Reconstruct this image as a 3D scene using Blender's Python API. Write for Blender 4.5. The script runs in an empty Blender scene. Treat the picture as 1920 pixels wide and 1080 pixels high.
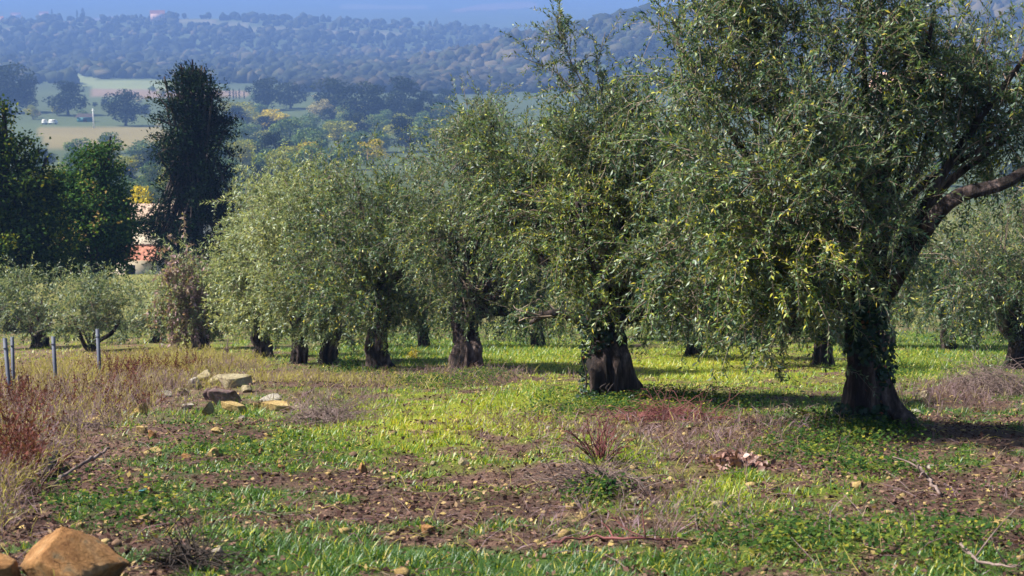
import bpy, math, numpy as np
from mathutils import Vector
sc = bpy.context.scene
COL = sc.collection
R = math.radians

# ------------------------------------------------------------------ camera, sky, sun, exposure
FPX, PITCH, HEYE = 2900.0, R(11.5), 1.37
cam_d = bpy.data.cameras.new('camera'); cam = bpy.data.objects.new('camera', cam_d); COL.objects.link(cam)
cam_d.sensor_width = 36.0; cam_d.lens = 36.0 * FPX / 1920.0
cam_d.clip_start = 0.1; cam_d.clip_end = 40000.0
cam.location = (0, 0, 0); cam.rotation_euler = (math.pi / 2 - PITCH, 0, 0)
cam_d.dof.use_dof = True; cam_d.dof.focus_distance = 17.0; cam_d.dof.aperture_fstop = 5.0
sc.camera = cam

SUN_EL, SUN_AZ = R(48), R(278)          # azimuth clockwise from +Y: from the left, a little beyond the trees
world = bpy.data.worlds.new('World'); sc.world = world; world.use_nodes = True
wn = world.node_tree.nodes; wl = world.node_tree.links
bg = wn['Background']
sky = wn.new('ShaderNodeTexSky'); sky.sky_type = 'NISHITA'; sky.sun_disc = False
sky.sun_elevation = SUN_EL; sky.sun_rotation = SUN_AZ; sky.air_density = 1.3; sky.dust_density = 1.0
wl.new(sky.outputs[0], bg.inputs[0]); bg.inputs[1].default_value = 0.05
sun_d = bpy.data.lights.new('sun', 'SUN'); sun = bpy.data.objects.new('sun', sun_d); COL.objects.link(sun)
sun_d.energy = 5.0; sun_d.angle = R(1.0); sun_d.color = (1.0, 0.93, 0.80)
sdir = Vector((math.sin(SUN_AZ) * math.cos(SUN_EL), math.cos(SUN_AZ) * math.cos(SUN_EL), math.sin(SUN_EL)))
sun.rotation_euler = sdir.to_track_quat('Z', 'Y').to_euler()
sc.view_settings.view_transform = 'Standard'; sc.view_settings.look = 'None'
sc.view_settings.exposure = 1.42; sc.view_settings.gamma = 1.0; sc.view_settings.use_curve_mapping = False
cy = sc.cycles
cy.max_bounces = 6; cy.diffuse_bounces = 2; cy.glossy_bounces = 2; cy.transmission_bounces = 4
cy.transparent_max_bounces = 4; cy.volume_bounces = 1; cy.caustics_reflective = False; cy.caustics_refractive = False
cy.use_denoising = True; cy.use_adaptive_sampling = True; cy.adaptive_threshold = 0.02
cy.sample_clamp_indirect = 4.0

# ------------------------------------------------------------------ helpers
def hash2(ix, iy, seed):
    h = (ix.astype(np.int64) * 374761393 + iy.astype(np.int64) * 668265263 + seed * 1442695041) & 0xFFFFFFFF
    h = ((h ^ (h >> 13)) * 1274126177) & 0xFFFFFFFF
    h = ((h ^ (h >> 15)) * 2246822519) & 0xFFFFFFFF
    return ((h ^ (h >> 16)) & 0xFFFFFF) / float(0xFFFFFF)
def vnoise(x, y, seed=0):
    x = np.asarray(x, float); y = np.asarray(y, float)
    ix = np.floor(x); iy = np.floor(y); fx = x - ix; fy = y - iy
    fx = fx * fx * (3 - 2 * fx); fy = fy * fy * (3 - 2 * fy)
    a = hash2(ix, iy, seed); b = hash2(ix + 1, iy, seed); c = hash2(ix, iy + 1, seed); d = hash2(ix + 1, iy + 1, seed)
    return (a + (b - a) * fx) * (1 - fy) + (c + (d - c) * fx) * fy
def fbm(x, y, seed=0, octs=4):
    s = 0; a = .5; t = 0
    for k in range(octs):
        s = s + a * vnoise(x * 2 ** k + 17.3 * k, y * 2 ** k - 9.1 * k, seed + k); t += a; a *= .5
    return s / t
def norm(v):
    return v / np.maximum(np.linalg.norm(v, axis=-1, keepdims=True), 1e-9)

CP, SP = math.cos(PITCH), math.sin(PITCH)
def pix_dir(px, py):
    u = (px - 960) / FPX; v = (540 - py) / FPX
    return np.array([u, CP + v * SP, -SP + v * CP])
def at(px, py, depth):                      # a point at that depth along the optical axis
    return pix_dir(px, py) * depth
def project(x, y, z):
    dep = y * CP - z * SP
    up = y * SP + z * CP
    dep = np.maximum(dep, 1e-3)
    return 960 + FPX * x / dep, 540 - FPX * up / dep, dep

# ------------------------------------------------------------------ terrain height
def row_slope(row):
    v = (540 - np.asarray(row, float)) / FPX
    return (-SP + v * CP) / (CP + v * SP)
_tab = [(35, 655), (50, 622), (80, 566), (110, 530), (150, 488), (200, 446), (300, 384), (400, 330), (550, 276), (700, 240), (900, 200),
        (1100, 172), (1300, 152), (1800, 118), (2400, 92), (3000, 66), (4500, 24), (6500, 2), (9000, -22), (12000, -60), (16000, -90)]
_ys = [-60., -20., 0., 8., 14., 20.]; _zs = [-HEYE / CP - y * math.tan(PITCH) for y in _ys]
for y, r in _tab:
    _ys.append(y); _zs.append(y * float(row_slope(r)))
_u = np.log(np.array(_ys) + 70.); _g = np.linspace(_u[0], _u[-1], 4000)
_zg = np.interp(_g, _u, _zs)
_k = np.exp(-0.5 * (np.arange(-120, 121) / 45.) ** 2); _k /= _k.sum()
_near = np.exp(_g) - 70. < 18
_zsm = np.convolve(np.pad(_zg, 120, mode='edge'), _k, 'valid')
_w = np.clip((np.exp(_g) - 70. - 14) / 25, 0, 1)
_zg = _zg * (1 - _w) + _zsm * _w
SPUR_C = [300, 520, 640, 760, 900, 1000, 1100, 1250, 1500, 1920, 2600]
SPUR_R = [260, 205, 165, 122, 95, 72, 52, 24, 4, -10, -10]
RIDGE_C = [-800, 0, 100, 200, 300, 440, 520, 600, 730, 900, 1000, 1100, 1920, 2800]
RIDGE_R = [40, 36, 33, 34, 33, 30, 30, 34, 40, 54, 62, 66, 66, 60]
MOUNDS = []                                   # filled below: (x, y, radius x, radius y, height)
def ground_z(x, y):
    x = np.asarray(x, float); y = np.asarray(y, float)
    z = np.interp(np.log(np.maximum(y, -59.) + 70.), _g, _zg)
    z = z - 0.0016 * np.minimum(x, 0) ** 2 * np.clip(1 - np.abs(y - 40) / 40, 0, 1)
    far = np.clip((y - 60) / 200, 0, 1)
    z = z + far * 9 * (fbm(x / 170., y / 170., 31, 3) - .5) * np.clip(1 - (y - 1500) / 1500, .3, 1)
    c = 960 + FPX * x / np.maximum(y, 1.)
    zc = 1500 * row_slope(np.interp(c, SPUR_C, SPUR_R)); dy = y - 1500
    sp = zc - np.where(dy < 0, 0.10 * -dy, 0.25 * dy) + 6 * (fbm(x / 120., y / 120., 51, 2) - .5)
    zc2 = 2600 * row_slope(np.interp(c, RIDGE_C, RIDGE_R)); dy2 = y - 2600
    rd = zc2 - np.where(dy2 < 0, 0.045 * -dy2, 0.20 * dy2) + 8 * (fbm(x / 200., y / 200., 61, 2) - .5)
    z = np.where(y > 700, np.maximum(np.maximum(z, sp), rd), z)
    zc3 = 11500 * row_slope(-75 + 18 * np.sin(c / 260.)); z = np.where(y > 7000, np.maximum(z, zc3 - 0.06 * np.abs(y - 11500)), z)
    nearw = np.clip(1 - (y - 35) / 25, 0, 1)
    z = z + nearw * (0.16 * (fbm(x / 2.6, y / 2.6, 3, 3) - .5) + 0.075 * (fbm(x / .55, y / .55, 7, 3) - .5))
    for mx, my, rx, ry, h in MOUNDS:
        z = z + h * np.exp(-(((x - mx) / rx) ** 2 + ((y - my) / ry) ** 2))
    return z
def hit(px, py, t0=3.0, t1=20000.):
    d = pix_dir(px, py)
    t = t0 * (t1 / t0) ** np.linspace(0, 1, 700)
    for _ in range(3):
        below = d[2] * t < ground_z(d[0] * t, d[1] * t)
        if not below.any(): return d * t1
        i = max(1, int(np.argmax(below))); t = np.linspace(t[i - 1], t[i], 24)
    q = d * t[-1]
    return np.array([q[0], q[1], float(ground_z(q[:1], q[1:2])[0])])
for (mx, my, w, h, hh) in ((1640, 815, 1.3, 1.5, .10), (1150, 752, 1.1, 1.2, .08), (872, 702, 1.2, 1.4, .06), (330, 818, 1.1, .7, .10), (1850, 730, .9, .8, .16), (1000, 870, 1.3, .5, .06), (1150, 925, .9, .45, .08), (480, 725, 1.2, 1.0, .07)):
    d_ = pix_dir(mx, my); t_ = (HEYE) / ((my - 540) / FPX)
    MOUNDS.append((d_[0] * t_, d_[1] * t_, w, h, hh))

# ------------------------------------------------------------------ mesh building
class MB:
    def __init__(s): s.v = []; s.f = {3: [], 4: []}; s.a = []; s.n = 0
    def add(s, v, f, a=0.5):
        v = np.asarray(v, float).reshape(-1, 3); f = np.asarray(f, int)
        s.v.append(v); s.f[f.shape[1]].append(f + s.n); s.n += len(v)
        s.a.append(np.broadcast_to(np.asarray(a, float), (len(v),)))
    def box(s, c, d, rz=0., a=.5):
        q = np.array([[x, y, z] for x in (-.5, .5) for y in (-.5, .5) for z in (-.5, .5)]) * np.array(d)
        cs, sn = math.cos(rz), math.sin(rz)
        q = np.stack([q[:, 0] * cs - q[:, 1] * sn, q[:, 0] * sn + q[:, 1] * cs, q[:, 2]], 1) + np.array(c)
        s.add(q, [[0, 1, 3, 2], [4, 6, 7, 5], [0, 4, 5, 1], [2, 3, 7, 6], [0, 2, 6, 4], [1, 5, 7, 3]], a)
    def tube(s, path, rad, n=8, flute=None, a=.5, cap=True):
        p = np.asarray(path, float); m = len(p); rad = np.broadcast_to(np.asarray(rad, float), (m,))
        t = norm(np.gradient(p, axis=0))
        ref = np.array([0.31, 0.95, 0.05]) if abs(t[0, 2]) > .5 else np.array([0.05, .1, 1.])
        u = norm(np.cross(t, ref)); w = np.cross(t, u)
        an = np.linspace(0, 2 * np.pi, n, endpoint=False)
        rr = rad[:, None] * np.ones((1, n))
        if flute is not None: rr = rr * flute(an[None, :], np.linspace(0, 1, m)[:, None])
        v = p[:, None] + rr[..., None] * (np.cos(an)[None, :, None] * u[:, None] + np.sin(an)[None, :, None] * w[:, None])
        i = np.arange(m - 1)[:, None] * n; j = np.arange(n)[None]; k = (j + 1) % n
        f = np.stack([i + j, i + k, i + n + k, i + n + j], -1).reshape(-1, 4)
        v = v.reshape(-1, 3)
        s.add(v, f, a)
        if cap:
            b = s.n - len(v); 
            s.v.append(p[[0, -1]]); s.a.append(np.full(2, float(np.mean(a)))); c0 = s.n; s.n += 2
            s.f[3].append(np.stack([np.full(n, c0), b + np.roll(np.arange(n), -1), b + np.arange(n)], 1))
            e = b + (m - 1) * n
            s.f[3].append(np.stack([np.full(n, c0 + 1), e + np.arange(n), e + np.roll(np.arange(n), -1)], 1))
    def build(s, name, mat, parent=None, smooth=False, origin=None):
        v = np.concatenate(s.v); a = np.concatenate(s.a)
        if origin is not None: v = v - np.asarray(origin)
        t = np.concatenate(s.f[3]) if s.f[3] else np.zeros((0, 3), int)
        q = np.concatenate(s.f[4]) if s.f[4] else np.zeros((0, 4), int)
        me = bpy.data.meshes.new(name)
        me.vertices.add(len(v)); me.vertices.foreach_set('co', v.astype(np.float32).ravel())
        me.loops.add(t.size + q.size); me.loops.foreach_set('vertex_index', np.concatenate([t.ravel(), q.ravel()]).astype(np.int32))
        me.polygons.add(len(t) + len(q))
        ls = np.concatenate([np.arange(len(t)) * 3, t.size + np.arange(len(q)) * 4]).astype(np.int32)
        me.polygons.foreach_set('loop_start', ls)
        me.update(calc_edges=True)
        at_ = me.attributes.new('tint', 'FLOAT', 'POINT'); at_.data.foreach_set('value', a.astype(np.float32))
        if smooth: me.polygons.foreach_set('use_smooth', np.ones(len(me.polygons), bool))
        me.materials.append(mat)
        o = bpy.data.objects.new(name, me); COL.objects.link(o)
        if origin is not None: o.location = [float(q_) for q_ in origin]
        if parent is not None:
            o.parent = parent
            if origin is not None: o.location = (0, 0, 0)
        return o
def tag(o, label=None, cat=None, group=None, kind=None):
    for k, v in (('label', label), ('category', cat), ('group', group), ('kind', kind)):
        if v: o[k] = v
    return o
def empty(name, loc, label, cat, group=None):
    o = bpy.data.objects.new(name, None); COL.objects.link(o); o.location = [float(c) for c in loc]
    o.empty_display_size = .2
    return tag(o, label, cat, group)
def spline(pts, n):
    pts = np.asarray(pts, float); m = len(pts)
    if m == 2: return pts[0] + (pts[1] - pts[0]) * np.linspace(0, 1, n)[:, None]
    P = np.vstack([2 * pts[0] - pts[1], pts, 2 * pts[-1] - pts[-2]]); out = []
    for t in np.linspace(0, m - 1 - 1e-6, n):
        i = int(t); u = t - i; a, b, c, d = P[i:i + 4]
        out.append(.5 * (2 * b + (c - a) * u + (2 * a - 5 * b + 4 * c - d) * u * u + (3 * b - a - 3 * c + d) * u ** 3))
    return np.array(out)

# ------------------------------------------------------------------ materials
def new_mat(name):
    m = bpy.data.materials.new(name); m.use_nodes = True; nt = m.node_tree
    for n in list(nt.nodes): nt.nodes.remove(n)
    out = nt.nodes.new('ShaderNodeOutputMaterial')
    return m, nt, out
def ramp(nt, fac, stops):
    r = nt.nodes.new('ShaderNodeValToRGB'); e = r.color_ramp.elements
    while len(e) < len(stops): e.new(.5)
    for k, (p, c) in enumerate(stops): e[k].position = p; e[k].color = (*c, 1)
    nt.links.new(fac, r.inputs[0]); return r.outputs[0]
def tint_node(nt):
    a = nt.nodes.new('ShaderNodeAttribute'); a.attribute_name = 'tint'; return a.outputs['Fac']
def noise_node(nt, scale, detail=5, vec=None, rough=.6):
    n = nt.nodes.new('ShaderNodeTexNoise'); n.inputs['Scale'].default_value = scale; n.inputs['Detail'].default_value = detail
    n.inputs['Roughness'].default_value = rough
    if vec is not None: nt.links.new(vec, n.inputs['Vector'])
    return n.outputs['Fac']
def coords(nt, scale=(1, 1, 1), kind='Object'):
    t = nt.nodes.new('ShaderNodeTexCoord'); m = nt.nodes.new('ShaderNodeMapping'); m.inputs['Scale'].default_value = scale
    nt.links.new(t.outputs[kind], m.inputs[0]); return m.outputs[0]
def mixrgb(nt, fac, a, b, mode='MIX'):
    m = nt.nodes.new('ShaderNodeMix'); m.data_type = 'RGBA'; m.blend_type = mode
    for s, v in ((m.inputs[0], fac), (m.inputs[6], a), (m.inputs[7], b)):
        if isinstance(v, (int, float)): s.default_value = v
        elif isinstance(v, tuple): s.default_value = (*v, 1)
        else: nt.links.new(v, s)
    return m.outputs[2]
def leaf_mat(name, stops, back=None, transl=.35, gloss=.06, rough=.45):
    m, nt, out = new_mat(name); L = nt.links.new
    col = ramp(nt, tint_node(nt), stops)
    if back is not None:
        g = nt.nodes.new('ShaderNodeNewGeometry')
        col = mixrgb(nt, g.outputs['Backfacing'], col, mixrgb(nt, .55, col, back))
    d = nt.nodes.new('ShaderNodeBsdfDiffuse'); L(col, d.inputs[0])
    t = nt.nodes.new('ShaderNodeBsdfTranslucent'); L(mixrgb(nt, 1.0, col, (1.25, 1.2, .55), 'MULTIPLY'), t.inputs[0])
    x = nt.nodes.new('ShaderNodeMixShader'); x.inputs[0].default_value = transl; L(d.outputs[0], x.inputs[1]); L(t.outputs[0], x.inputs[2])
    if gloss:
        gl = nt.nodes.new('ShaderNodeBsdfGlossy'); gl.inputs['Roughness'].default_value = rough; gl.inputs[0].default_value = (.9, .95, 1, 1)
        y = nt.nodes.new('ShaderNodeMixShader'); y.inputs[0].default_value = gloss; L(x.outputs[0], y.inputs[1]); L(gl.outputs[0], y.inputs[2]); x = y
    L(x.outputs[0], out.inputs[0]); return m
def solid_mat(name, stops, scale=6., rough=.85, bump=.3, bscale=30., stretch=(1, 1, 1), bdist=.02, use_tint=0., spec=.3):
    m, nt, out = new_mat(name); L = nt.links.new
    v = coords(nt, stretch); f = noise_node(nt, scale, 6, v)
    if use_tint:
        mm = nt.nodes.new('ShaderNodeMath'); mm.operation = 'MULTIPLY_ADD'; mm.inputs[1].default_value = use_tint
        L(tint_node(nt), mm.inputs[0])
        m2 = nt.nodes.new('ShaderNodeMath'); m2.operation = 'MULTIPLY'; m2.inputs[1].default_value = 1 - use_tint; L(f, m2.inputs[0]); L(m2.outputs[0], mm.inputs[2]); f = mm.outputs[0]
    col = ramp(nt, f, stops)
    p = nt.nodes.new('ShaderNodeBsdfPrincipled'); L(col, p.inputs['Base Color']); p.inputs['Roughness'].default_value = rough
    p.inputs['Specular IOR Level'].default_value = spec
    if bump:
        b = nt.nodes.new('ShaderNodeBump'); b.inputs['Strength'].default_value = bump; b.inputs['Distance'].default_value = bdist
        L(noise_node(nt, bscale, 8, v, .7), b.inputs['Height']); L(b.outputs[0], p.inputs['Normal'])
    L(p.outputs[0], out.inputs[0]); return m
OL = [(0., (.005, .022, .013)), (.35, (.022, .064, .026)), (.62, (.095, .165, .030)), (.84, (.36, .36, .02)), (1., (.42, .33, .04))]
M_olive = leaf_mat('olive leaf', OL, back=(.24, .29, .23), transl=.28, gloss=.032, rough=.5)
M_olive_pale = leaf_mat('silvery olive leaf', [(0., (.035, .075, .03)), (.4, (.12, .17, .07)), (.7, (.25, .29, .12)), (1., (.42, .38, .07))], back=(.33, .38, .29), transl=.34, gloss=.035, rough=.5)
M_olive_red = leaf_mat('olive leaf mixed with dry vine', [(0., (.08, .09, .05)), (.4, (.20, .18, .12)), (.75, (.30, .20, .22)), (1., (.42, .30, .34))], transl=.3, gloss=0)
M_twig = solid_mat('olive twig', [(.3, (.10, .075, .06)), (.7, (.26, .20, .16))], 4, .8, 0)
M_bark = solid_mat('olive bark', [(.36, (.008, .006, .006)), (.50, (.030, .020, .019)), (.60, (.095, .066, .062)), (.76, (.30, .24, .23))], 9., .9, 1., 22., (1, 1, .10), .05)
M_bark_far = solid_mat('dark bark', [(.3, (.015, .011, .010)), (.7, (.06, .045, .04))], 4., .9, .5, 10., (1, 1, .3), .04)
M_conifer = leaf_mat('conifer needles', [(0., (.003, .009, .006)), (.6, (.010, .022, .011)), (1., (.03, .05, .018))], transl=.1, gloss=.0)
M_darkleaf = leaf_mat('dark oak leaf', [(0., (.010, .026, .012)), (.55, (.034, .068, .018)), (.85, (.12, .15, .022)), (1., (.25, .22, .025))], transl=.25, gloss=0)
M_greenleaf = leaf_mat('mid green leaf', [(0., (.014, .042, .018)), (.55, (.044, .10, .026)), (.85, (.12, .17, .025)), (1., (.26, .18, .07))], transl=.25, gloss=0)
M_vdark = leaf_mat('valley dark leaf', [(0., (.009, .016, .013)), (.6, (.020, .032, .020)), (1., (.05, .062, .03))], transl=.15, gloss=0)
M_vgreen = leaf_mat('valley green leaf', [(0., (.04, .08, .04)), (.6, (.11, .17, .06)), (1., (.28, .30, .06))], transl=.2, gloss=0)
M_vlime = leaf_mat('valley lime leaf', [(0., (.12, .14, .035)), (.6, (.28, .29, .05)), (1., (.46, .40, .05))], transl=.2, gloss=0)
M_vyel = leaf_mat('valley yellow leaf', [(0., (.24, .20, .03)), (.6, (.50, .40, .035)), (1., (.65, .50, .05))], transl=.2, gloss=0)
M_vpale = leaf_mat('valley pale leaf', [(0., (.16, .15, .09)), (.6, (.32, .29, .16)), (1., (.46, .40, .18))], transl=.2, gloss=0)
M_wood = leaf_mat('far woodland', [(0., (.014, .018, .012)), (.6, (.042, .050, .030)), (1., (.11, .09, .055))], transl=.05, gloss=0)
M_wood_dark = leaf_mat('spur evergreen woodland', [(0., (.010, .011, .009)), (.6, (.026, .029, .020)), (1., (.065, .055, .038))], transl=.05, gloss=0)
M_grass = leaf_mat('grass blade', [(0., (.022, .075, .018)), (.35, (.06, .14, .02)), (.6, (.19, .29, .015)), (.8, (.40, .40, .02)), (1., (.42, .34, .10))], transl=.4, gloss=.03)
M_dry = leaf_mat('dry grass', [(0., (.09, .05, .045)), (.3, (.19, .13, .14)), (.6, (.29, .21, .25)), (.8, (.33, .31, .07)), (1., (.42, .37, .15))], transl=.3, gloss=0)
M_red = leaf_mat('red dock', [(0., (.06, .022, .02)), (1., (.17, .07, .06))], transl=.2, gloss=0)
M_cover = leaf_mat('broad ground leaf', [(0., (.012, .040, .016)), (.5, (.045, .09, .022)), (.8, (.15, .18, .03)), (1., (.30, .26, .04))], transl=.3, gloss=0)
M_ivy = leaf_mat('ivy leaf', [(0., (.006, .022, .012)), (.6, (.018, .05, .02)), (.85, (.07, .09, .02)), (1., (.22, .06, .03))], transl=.2, gloss=.03)
M_litter = leaf_mat('fallen leaf', [(0., (.022, .013, .013)), (.4, (.08, .045, .04)), (.7, (.18, .11, .09)), (.9, (.32, .24, .12)), (1., (.40, .30, .12))], transl=.1, gloss=0)
M_leafpile = leaf_mat('russet leaf', [(0., (.06, .03, .028)), (.5, (.17, .09, .075)), (1., (.34, .21, .18))], transl=.15, gloss=.02)
M_stem = solid_mat('red stem', [(.3, (.07, .02, .02)), (.7, (.22, .075, .075))], 5, .7, 0)
M_stick = solid_mat('dead stick', [(.3, (.07, .045, .04)), (.7, (.24, .18, .17))], 8, .85, .3)
M_clod = solid_mat('soil clod', [(.3, (.035, .020, .014)), (.7, (.14, .085, .055))], 9, .95, .5, use_tint=.5)
def rock_mat(name, a, b, c):
    m, nt, out = new_mat(name); L = nt.links.new; v = coords(nt)
    col = ramp(nt, noise_node(nt, 6., 7, v, .65), [(.30, a), (.5, b), (.70, c)])
    col = mixrgb(nt, .7, col, ramp(nt, noise_node(nt, 45., 6, v, .75), [(.32, (.45, .42, .40)), (.62, (1.25, 1.25, 1.25))]), 'MULTIPLY')
    col = mixrgb(nt, ramp(nt, noise_node(nt, 11., 5, v, .6), [(.56, (0, 0, 0)), (.66, (.75, .75, .75))]), col, (.10, .09, .06))        # lichen and ingrained dirt
    vo = nt.nodes.new('ShaderNodeTexVoronoi'); vo.feature = 'DISTANCE_TO_EDGE'; vo.inputs['Scale'].default_value = 7.; vo.inputs['Randomness'].default_value = 1.
    L(v, vo.inputs['Vector'])
    crack = ramp(nt, vo.outputs['Distance'], [(.0, (0, 0, 0)), (.03, (1, 1, 1))])
    p = nt.nodes.new('ShaderNodeBsdfPrincipled'); L(col, p.inputs['Base Color']); p.inputs['Roughness'].default_value = .9; p.inputs['Specular IOR Level'].default_value = .2
    b1 = nt.nodes.new('ShaderNodeBump'); b1.inputs['Strength'].default_value = .35; b1.inputs['Distance'].default_value = .012; L(crack, b1.inputs['Height'])
    b2 = nt.nodes.new('ShaderNodeBump'); b2.inputs['Strength'].default_value = 1.; b2.inputs['Distance'].default_value = .03; L(noise_node(nt, 18., 10, v, .75), b2.inputs['Height']); L(b1.outputs[0], b2.inputs['Normal']); L(b2.outputs[0], p.inputs['Normal'])
    L(p.outputs[0], out.inputs[0]); return m
M_orange = rock_mat('orange sandstone', (.16, .07, .028), (.32, .17, .07), (.48, .31, .17))
M_ochre = rock_mat('ochre sandstone', (.20, .13, .05), (.36, .26, .11), (.50, .40, .20))
M_pale = rock_mat('pale limestone', (.16, .135, .08), (.29, .25, .16), (.42, .38, .27))
M_purple = rock_mat('purple brown stone', (.07, .045, .045), (.15, .10, .10), (.28, .21, .20))
M_grey = rock_mat('grey stone', (.17, .15, .13), (.32, .29, .25), (.45, .42, .36))

def ground_mat():
    m, nt, out = new_mat('ground earth and turf'); L = nt.links.new
    c = nt.nodes.new('ShaderNodeAttribute'); c.attribute_name = 'gcol'
    v = coords(nt)
    n1 = noise_node(nt, 5., 8, v, .7); n2 = noise_node(nt, 38., 5, v, .7)
    k = mixrgb(nt, .75, c.outputs['Color'], ramp(nt, n1, [(.25, (.30, .26, .26)), (.5, (.85, .85, .85)), (.75, (1.5, 1.4, 1.25))]), 'MULTIPLY')
    k = mixrgb(nt, .6, k, ramp(nt, n2, [(.3, (.35, .33, .33)), (.7, (1.35, 1.32, 1.25))]), 'MULTIPLY')
    p = nt.nodes.new('ShaderNodeBsdfPrincipled'); L(k, p.inputs['Base Color']); p.inputs['Roughness'].default_value = .95; p.inputs['Specular IOR Level'].default_value = .15
    b = nt.nodes.new('ShaderNodeBump'); b.inputs['Strength'].default_value = .9; b.inputs['Distance'].default_value = .04
    mm = nt.nodes.new('ShaderNodeMath'); mm.operation = 'ADD'; L(n1, mm.inputs[0]); L(n2, mm.inputs[1])
    L(mm.outputs[0], b.inputs['Height']); L(b.outputs[0], p.inputs['Normal'])
    L(p.outputs[0], out.inputs[0]); return m

# ------------------------------------------------------------------ what grows where, plus painted sunlight (shared by the ground's colour and the grass)
def ell(px, py, cx, cy, rx, ry): return np.exp(-(((px - cx) / rx) ** 2 + ((py - cy) / ry) ** 2))
SOIL = [(330, 815, 190, 26, 0.45), (200, 850, 120, 18, 0.23), (640, 790, 90, 30, 0.31), (980, 905, 300, 34, 0.42), (700, 960, 260, 40, 0.31), (1120, 925, 170, 35, 0.34), (860, 1010, 300, 28, 0.28), (1270, 800, 200, 28, 0.39),
        (1600, 860, 260, 40, 0.31), (1800, 930, 170, 70, 0.42), (1500, 950, 170, 18, 0.23), (1380, 1040, 160, 22, 0.28), (1830, 730, 120, 34, 0.51), (1800, 810, 160, 40, 0.34), (1250, 735, 90, 16, 0.17), (560, 715, 260, 22, 0.45), (860, 705, 110, 14, 0.34), (1160, 765, 150, 22, 0.39),
        (350, 1000, 120, 26, 0.25), (560, 895, 110, 18, 0.23), (1440, 810, 120, 22, 0.34), (380, 900, 160, 16, 0.23), (250, 985, 140, 14, 0.20), (120, 900, 90, 40, 0.23)]
LUSH = [(820, 660, 120, 26, 0.70), (1290, 690, 130, 32, 0.70), (1000, 665, 120, 24, 0.55), (1760, 680, 160, 42, 0.78), (640, 665, 60, 18, 0.47), (920, 770, 240, 26, 0.55), (1000, 740, 120, 18, 0.31), (640, 815, 120, 25, 0.31),
        (450, 770, 160, 20, 0.35), (500, 850, 150, 20, 0.39), (520, 925, 220, 24, 0.43), (900, 1062, 420, 22, 0.70), (1500, 1030, 220, 40, 0.27), (1360, 950, 130, 22, 0.47), (420, 1000, 330, 25, 0.31), (700, 1045, 330, 25, 0.39), (300, 935, 150, 20, 0.39), (1800, 1050, 150, 30, 0.27), (1330, 900, 120, 20, 0.16)]
def veg(x, y, z):
    px, py, dep = project(x, y, z)
    n = fbm(x / .9, y / .9, 91, 4) - .5; n2 = fbm(x / .28, y / .28, 95, 3) - .5
    g = .53 + .8 * n + 1.9 * n2
    for cx, cy_, rx, ry, w in SOIL: g = g - w * ell(px, py, cx, cy_, rx, ry)
    for cx, cy_, rx, ry, w in LUSH: g = g + w * ell(px, py, cx, cy_, rx, ry)
    sun_tint = np.clip(ell(px, py, 1300, 690, 620, 55) + ell(px, py, 860, 790, 330, 60) + .7 * ell(px, py, 1250, 900, 500, 90) + .4 * ell(px, py, 1500, 1040, 350, 60) + .8 * ell(px, py, 260, 670, 260, 60), 0, 1)  # sunlit stretches of the grove floor, sunshine painted in as yellower colour
    dry = np.clip(1.3 * ell(px, py, 40, 770, 190, 120) + .9 * ell(px, py, 250, 720, 160, 60) + .6 * ell(px, py, 0, 950, 90, 90), 0, 1)
    return g, sun_tint, dry, px, py, dep

# ------------------------------------------------------------------ the ground, one sheet to the horizon
FIELDS = [([(60, 136), (130, 138), (200, 150), (330, 152), (330, 166), (180, 166), (75, 150)], (0.185, 0.220, 0.106)),
          ([(165, 166), (345, 168), (470, 172), (470, 184), (330, 186), (175, 180)], (0.202, 0.150, 0.114)),
          ([(62, 236), (300, 236), (330, 262), (330, 280), (90, 275)], (0.185, 0.158, 0.070)),
          ([(310, 35), (400, 38), (470, 48), (560, 58), (750, 62), (750, 69), (560, 66), (470, 58), (330, 44)], (0.176, 0.167, 0.114)),
          ([(0, 53), (40, 62), (20, 72), (0, 70)], (0.185, 0.150, 0.110)), ([(90, 41), (135, 41), (135, 45), (90, 45)], (0.242, 0.185, 0.150)), ([(165, 33), (225, 32), (225, 37), (165, 39)], (0.220, 0.150, 0.141)),
          ([(840, 22), (1010, 14), (1000, 2), (900, 8)], (0.220, 0.150, 0.097)), ([(640, 8), (800, 10), (800, 16), (640, 16)], (0.176, 0.167, 0.110)), ([(1240, 38), (1500, 14), (1500, 30), (1240, 48)], (0.220, 0.158, 0.114)), ([(640, 228), (700, 230), (700, 238), (640, 238)], (0.220, 0.176, 0.132))]
def inpoly(px, py, poly):
    r = np.zeros(px.shape, bool); n = len(poly)
    for i in range(n):
        (x1, y1), (x2, y2) = poly[i], poly[(i + 1) % n]
        c = ((y1 > py) != (y2 > py)) & (px < (x2 - x1) * (py - y1) / (y2 - y1 + 1e-9) + x1)
        r ^= c
    return r
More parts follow.
